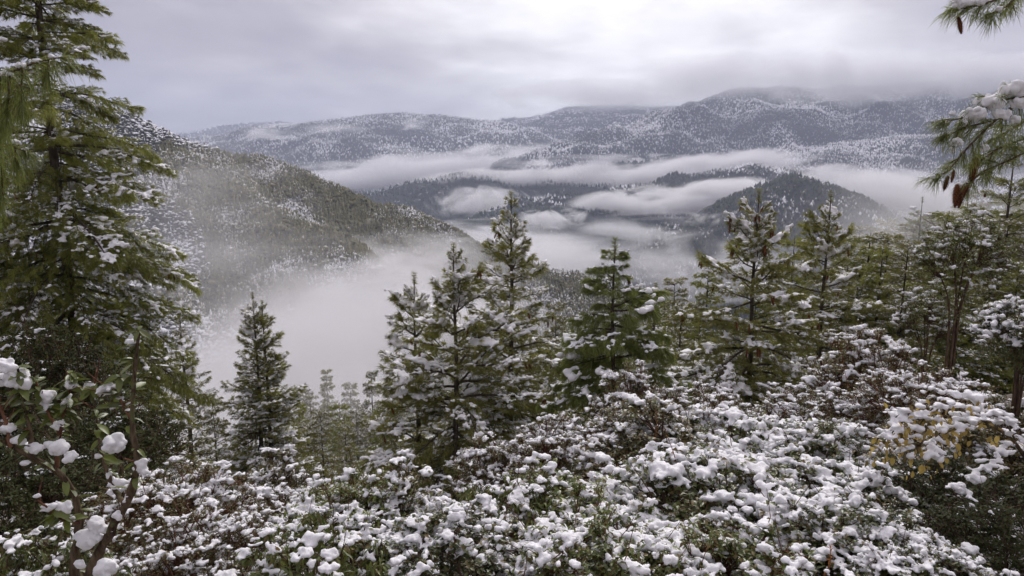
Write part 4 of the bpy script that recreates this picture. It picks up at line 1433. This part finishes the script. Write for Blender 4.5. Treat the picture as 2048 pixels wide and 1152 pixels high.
# --- bough of yellowing leaves on the right
LEAF_Y = [leaf_part('leaf', 0.055, 0.032, M_leaf_yel, 0.3), leaf_part('leaf', 0.05, 0.03, M_leaf_yel, 0.1), leaf_part('leaf', 0.05, 0.026, M_leaf_br, 0.3)]
yroot = P(2075, 960, 4.9)
yb = link('yellow_leaved_shrub', None, loc=tuple(yroot))
tag(yb, 'arching snow-topped shrub branch with yellow-brown leaves on the right', 'shrub')
ypaths = [
    ([(2090, 1150, 5.0), (2075, 960, 4.9), (2030, 880, 4.85), (1985, 850, 4.8), (1930, 822, 4.7), (1880, 800, 4.6), (1830, 812, 4.5), (1790, 835, 4.45)], 0.022, 0.005),
    ([(1960, 838, 4.75), (1920, 850, 4.6), (1890, 868, 4.5), (1868, 895, 4.45), (1850, 930, 4.4)], 0.008, 0.003),
    ([(1880, 800, 4.6), (1850, 835, 4.5), (1825, 870, 4.45), (1800, 905, 4.4)], 0.008, 0.003),
    ([(1830, 812, 4.5), (1800, 850, 4.42), (1770, 880, 4.38), (1755, 905, 4.36)], 0.007, 0.003),
    ([(1985, 850, 4.8), (1955, 800, 4.9), (1915, 785, 4.95), (1870, 782, 5.0)], 0.008, 0.003),
    ([(2030, 880, 4.85), (1990, 920, 4.6), (1940, 960, 4.5), (1900, 985, 4.45), (1935, 1000, 4.4)], 0.009, 0.003),
    ([(2030, 880, 4.85), (2010, 840, 4.7), (1985, 830, 4.6), (1955, 850, 4.5)], 0.008, 0.003),
]
rgy = np.random.default_rng(502)
ny = 0
snow_seeds = []
for i, (pts, r0, r1) in enumerate(ypaths):
    pp = smooth_path([P(*q) for q in pts], 30) - yroot
    mb = MB()
    u = np.linspace(0, 1, len(pp))
    mb.tube(pp, r0 + (r1 - r0) * u, 6)
    link('stem', mb.mesh('stem', M_shrubbark, True), yb)
    for j in range(len(pp)):
        if (j / len(pp)) < (0.5 if i == 0 else 0.15):
            continue
        for k in range(3):
            off = rgy.normal(0, 0.045, 3) - np.array([0, 0, 0.03])
            az, el = rgy.uniform(0, 6.28), rgy.uniform(-1.4, -0.2)
            d = (math.cos(az) * math.cos(el), math.sin(az) * math.cos(el), math.sin(el))
            if ny < 299:
                link('leaf', LEAF_Y[0 if rgy.random() < 0.45 else (1 if rgy.random() < 0.6 else 2)], yb, mtx=aim(pp[j] + off, d, rgy.normal(0, 0.6), rgy.uniform(0.7, 1.15)))
                ny += 1
        if rgy.random() < 0.8:
            snow_seeds.append(pp[j] + rgy.normal(0, 0.03, 3) * np.array([1, 1, 0.4]) + np.array([0, 0, 0.02]))
mb = MB()
SC, SR = [], []
for q in snow_seeds:
    pad(SC, SR, rgy, q, rgy.choice([0.025, 0.035, 0.05]), 6)
mb.ells(SC, SR, None, 1)
tag(link('snow', fuse(mb, 0.009, 'snow', M_snow_fine, 2, 0.007, 22.0), yb), kind='stuff')


# --- near pine boughs reaching in from the edges
def near_bough(label, root_px, paths, snow_lumps, cones, seed, nl=0.16, tn=22, step=0.045, nw=0.0032, sag=0.5, mat=None, side=0.6, group='near pine boughs at the edges', start=0.1, sub=0.28):
    """paths = polylines of (px, py, Y); the bough belongs to a tree that stands outside the picture"""
    rg = np.random.default_rng(seed)
    rp = P(*root_px)
    root = link('pine_bough', None, loc=tuple(rp))
    tag(root, label, 'branch', group)
    for i, pts in enumerate(paths):
        pp = smooth_path([P(*q) for q in pts], 26) - rp
        Lp = np.linalg.norm(np.diff(pp, axis=0), axis=1).sum()
        wd, nd = MB(), MB()
        wd.tube(pp, np.linspace(0.014 if i == 0 else 0.008, 0.004, len(pp)), 6)
        Pn, Dn = [], []

        def tuft(p, d, k):
            Pn.append(p[None] + rg.normal(0, 0.008, (k, 3)) - d[None] * rg.uniform(0, 0.05, (k, 1)))
            Dn.append(unit(d[None] * 1.1 + rg.normal(0, 0.5, (k, 3))))
        for j in range(int(Lp / step)):
            f = start + (1 - start) * j / max(1, int(Lp / step))
            x = f * (len(pp) - 1)
            k = min(int(x), len(pp) - 2)
            p = pp[k] + (pp[k + 1] - pp[k]) * (x - k)
            T = unit(pp[k + 1] - pp[k])
            sd = unit(np.cross(T, rg.normal(0, 1, 3)))
            if j % 2 == 0:
                tl = sub * rg.uniform(0.4, 1.0) * (1.1 - 0.6 * f)
                d = unit(T * 0.7 + sd * side + np.array([0, 0, -0.1]))
                e = p + d * tl
                wd.tube([p, p + d * tl * 0.5 + np.array([0, 0, 0.01]), e], [0.004, 0.0035, 0.002], 4)
                for q in range(max(2, int(tl / 0.05))):
                    tuft(p + d * tl * (q + 1) / max(2, int(tl / 0.05)), unit(d + rg.normal(0, 0.2, 3)), tn)
            else:
                tuft(p, unit(T + sd * 0.6), tn)
        for q in range(3):
            tuft(pp[-1], unit(pp[-1] - pp[-3]), tn + 10)
        A, B = np.concatenate(Pn), np.concatenate(Dn)
        nd.blades(A, B, nl * rg.uniform(0.65, 1.1, len(A)), nw, rg, sag)
        br = link('branch', wd.mesh('branch', M_twig), root)
        link('needles', nd.mesh('needles', mat or M_needle_y), br)
    for i, (px, py, Y, wx, hy) in enumerate(snow_lumps):
        s = Y / FPX
        snow_clump(root, seed * 31 + i, P(px, py, Y), (wx * s, wx * s * 0.6, hy * s), 8)
    for (px, py, Y, sc) in cones:
        link('pine_cone', CONE_BIG, root, mtx=Matrix.Translation(Vector(P(px, py, Y) - rp)) @ Euler((rg.normal(0, 0.15), rg.normal(0, 0.15), rg.uniform(0, 6))).to_matrix().to_4x4() @ Matrix.Scale(sc, 4))
    return root


near_bough('snowy pine bough with one hanging cone in the top right corner', (2120, -60, 4.6),
           [[(2130, -70, 4.6), (2040, -20, 4.5), (1970, 8, 4.45), (1905, 20, 4.4)], [(2060, -30, 4.5), (2010, 15, 4.4), (1975, 30, 4.35)], [(2000, -30, 4.6), (1950, -12, 4.55), (1915, 2, 4.5)]],
           [(1925, 6, 4.4, 26, 10), (1960, 2, 4.4, 22, 10), (1906, 30, 4.4, 8, 6), (1998, 18, 4.35, 9, 8)], [(1917, 34, 4.4, 0.62)], 71, tn=20, sub=0.18, nl=0.10, mat=M_needle_b)
near_bough('large snow-heaped pine bough with brown cones reaching in at the right', (2140, 130, 5.0),
           [[(2150, 120, 5.0), (2060, 190, 4.9), (1990, 240, 4.8), (1930, 300, 4.7), (1895, 345, 4.65), (1872, 356, 4.6)],
            [(2060, 190, 4.9), (1980, 205, 4.8), (1930, 235, 4.75), (1880, 245, 4.7)],
            [(1990, 240, 4.8), (1930, 255, 4.75), (1885, 275, 4.7)],
            [(2120, 260, 5.1), (2040, 280, 5.0), (1990, 300, 4.9), (1950, 330, 4.8)],
            [(2080, 290, 5.0), (2020, 320, 4.9), (1960, 345, 4.8), (1930, 375, 4.75)],
            [(2140, 200, 5.2), (2070, 230, 5.1), (2020, 260, 5.0), (1985, 280, 4.95)]],
           [(2025, 180, 4.85, 46, 19), (1985, 204, 4.8, 42, 19), (1950, 228, 4.75, 34, 17), (1925, 246, 4.75, 16, 9), (2040, 205, 4.8, 22, 12), (2000, 228, 4.75, 20, 12), (1912, 285, 4.7, 15, 10), (1905, 300, 4.7, 9, 7),
            (1968, 297, 4.75, 13, 10), (2030, 238, 4.8, 14, 8), (1866, 353, 4.6, 8, 6), (1918, 370, 4.7, 10, 6), (1905, 226, 4.75, 8, 5)],
           [(1953, 315, 4.75, 1.0), (1896, 352, 4.65, 0.62), (1915, 368, 4.7, 0.95), (1927, 372, 4.72, 0.9), (1936, 370, 4.74, 0.7), (1908, 340, 4.66, 0.5)], 72, tn=20, sub=0.24, nl=0.105, mat=M_needle_b)
near_bough('snow-lined twig with weeping needles at the left edge', (-60, 170, 5.4),
           [[(-80, 175, 5.4), (-20, 160, 5.4), (30, 140, 5.35), (80, 122, 5.3), (130, 114, 5.25)],
            [(20, 142, 5.35), (18, 190, 5.35), (14, 230, 5.35)], [(45, 134, 5.35), (44, 180, 5.35), (42, 215, 5.35)], [(0, 150, 5.4), (0, 200, 5.4), (6, 255, 5.4)],
            [(100, 118, 5.3), (96, 140, 5.3), (92, 150, 5.3)], [(-20, 160, 5.4), (-14, 230, 5.4), (-10, 300, 5.4)]],
           [(12, 146, 5.35, 20, 7), (45, 131, 5.33, 16, 6), (75, 121, 5.3, 17, 5), (105, 114, 5.28, 14, 5)], [], 73, tn=9, nl=0.15, sag=0.9, nw=0.005, mat=M_needle_b, sub=0.14)
near_bough('drooping green pine bough at the left edge below the snow-lined twig', (-60, 300, 5.8),
           [[(-80, 290, 5.8), (-30, 280, 5.8), (20, 290, 5.7), (55, 305, 5.65)], [(0, 284, 5.8), (4, 340, 5.8), (4, 390, 5.8)], [(30, 292, 5.7), (32, 330, 5.7)], [(-20, 282, 5.8), (-20, 350, 5.8), (-14, 420, 5.8)]],
           [(28, 283, 5.7, 18, 6), (52, 298, 5.66, 10, 4)], [], 74, tn=9, nl=0.15, sag=0.9, nw=0.005, mat=M_needle_b, sub=0.14)

# --- thin dry stems that stand up out of the shrubs
rgd = np.random.default_rng(91)
DRY = [('dry orange stem rising above the right mound shrubs', 1680, 690, 8.0, 120, 25), ('second dry orange stem leaning above the right mound', 1745, 740, 8.2, 90, 30),
       ('red-brown seed stem in the brown-leaved shrub', 1312, 820, 5.6, 80, -6), ('dark bare whip arching out of the right mound', 1330, 860, 5.0, 130, 30),
       ('dry orange stem at the bottom right', 1740, 1085, 3.6, 70, 10), ('short dry orange stem beside the bottom right one', 1660, 1090, 3.5, 60, -12),
       ('thin brown whip standing left of the centre shrubs', 935, 1000, 4.2, 120, 24), ('tan whip bending over the bottom centre shrubs', 1010, 1030, 3.9, 110, -20)]
for (lb, px, py, Y, ln, lean) in DRY:
    a, b = P(px + lean, py + ln, Y), P(px, py, Y)
    root = link('dry_stem', None, loc=tuple(a))
    tag(root, lb, 'plant stem', 'dry stems among the shrubs')
    m_ = (a + b) / 2 + rgd.normal(0, 0.02, 3)
    mb = MB()
    pp = smooth_path([a - a, m_ - a, b - a], 10)
    mb.tube(pp, np.linspace(0.0045, 0.002, 10), 5)
    link('stalk', mb.mesh('stalk', M_drystem), root)
    mb = MB()
    k = 14
    ids = rgd.integers(3, 10, k)
    d = unit(rgd.normal(0, 1, (k, 3)) + np.array([0, 0, 0.4]))
    mb.leaves(pp[ids], d, np.tile([0.1, 0.2, 1.0], (k, 1)), 0.03, 0.008)
    link('withered_leaves', mb.mesh('withered_leaves', M_drystem), root)

bpy.data.scenes.remove(BENCH)
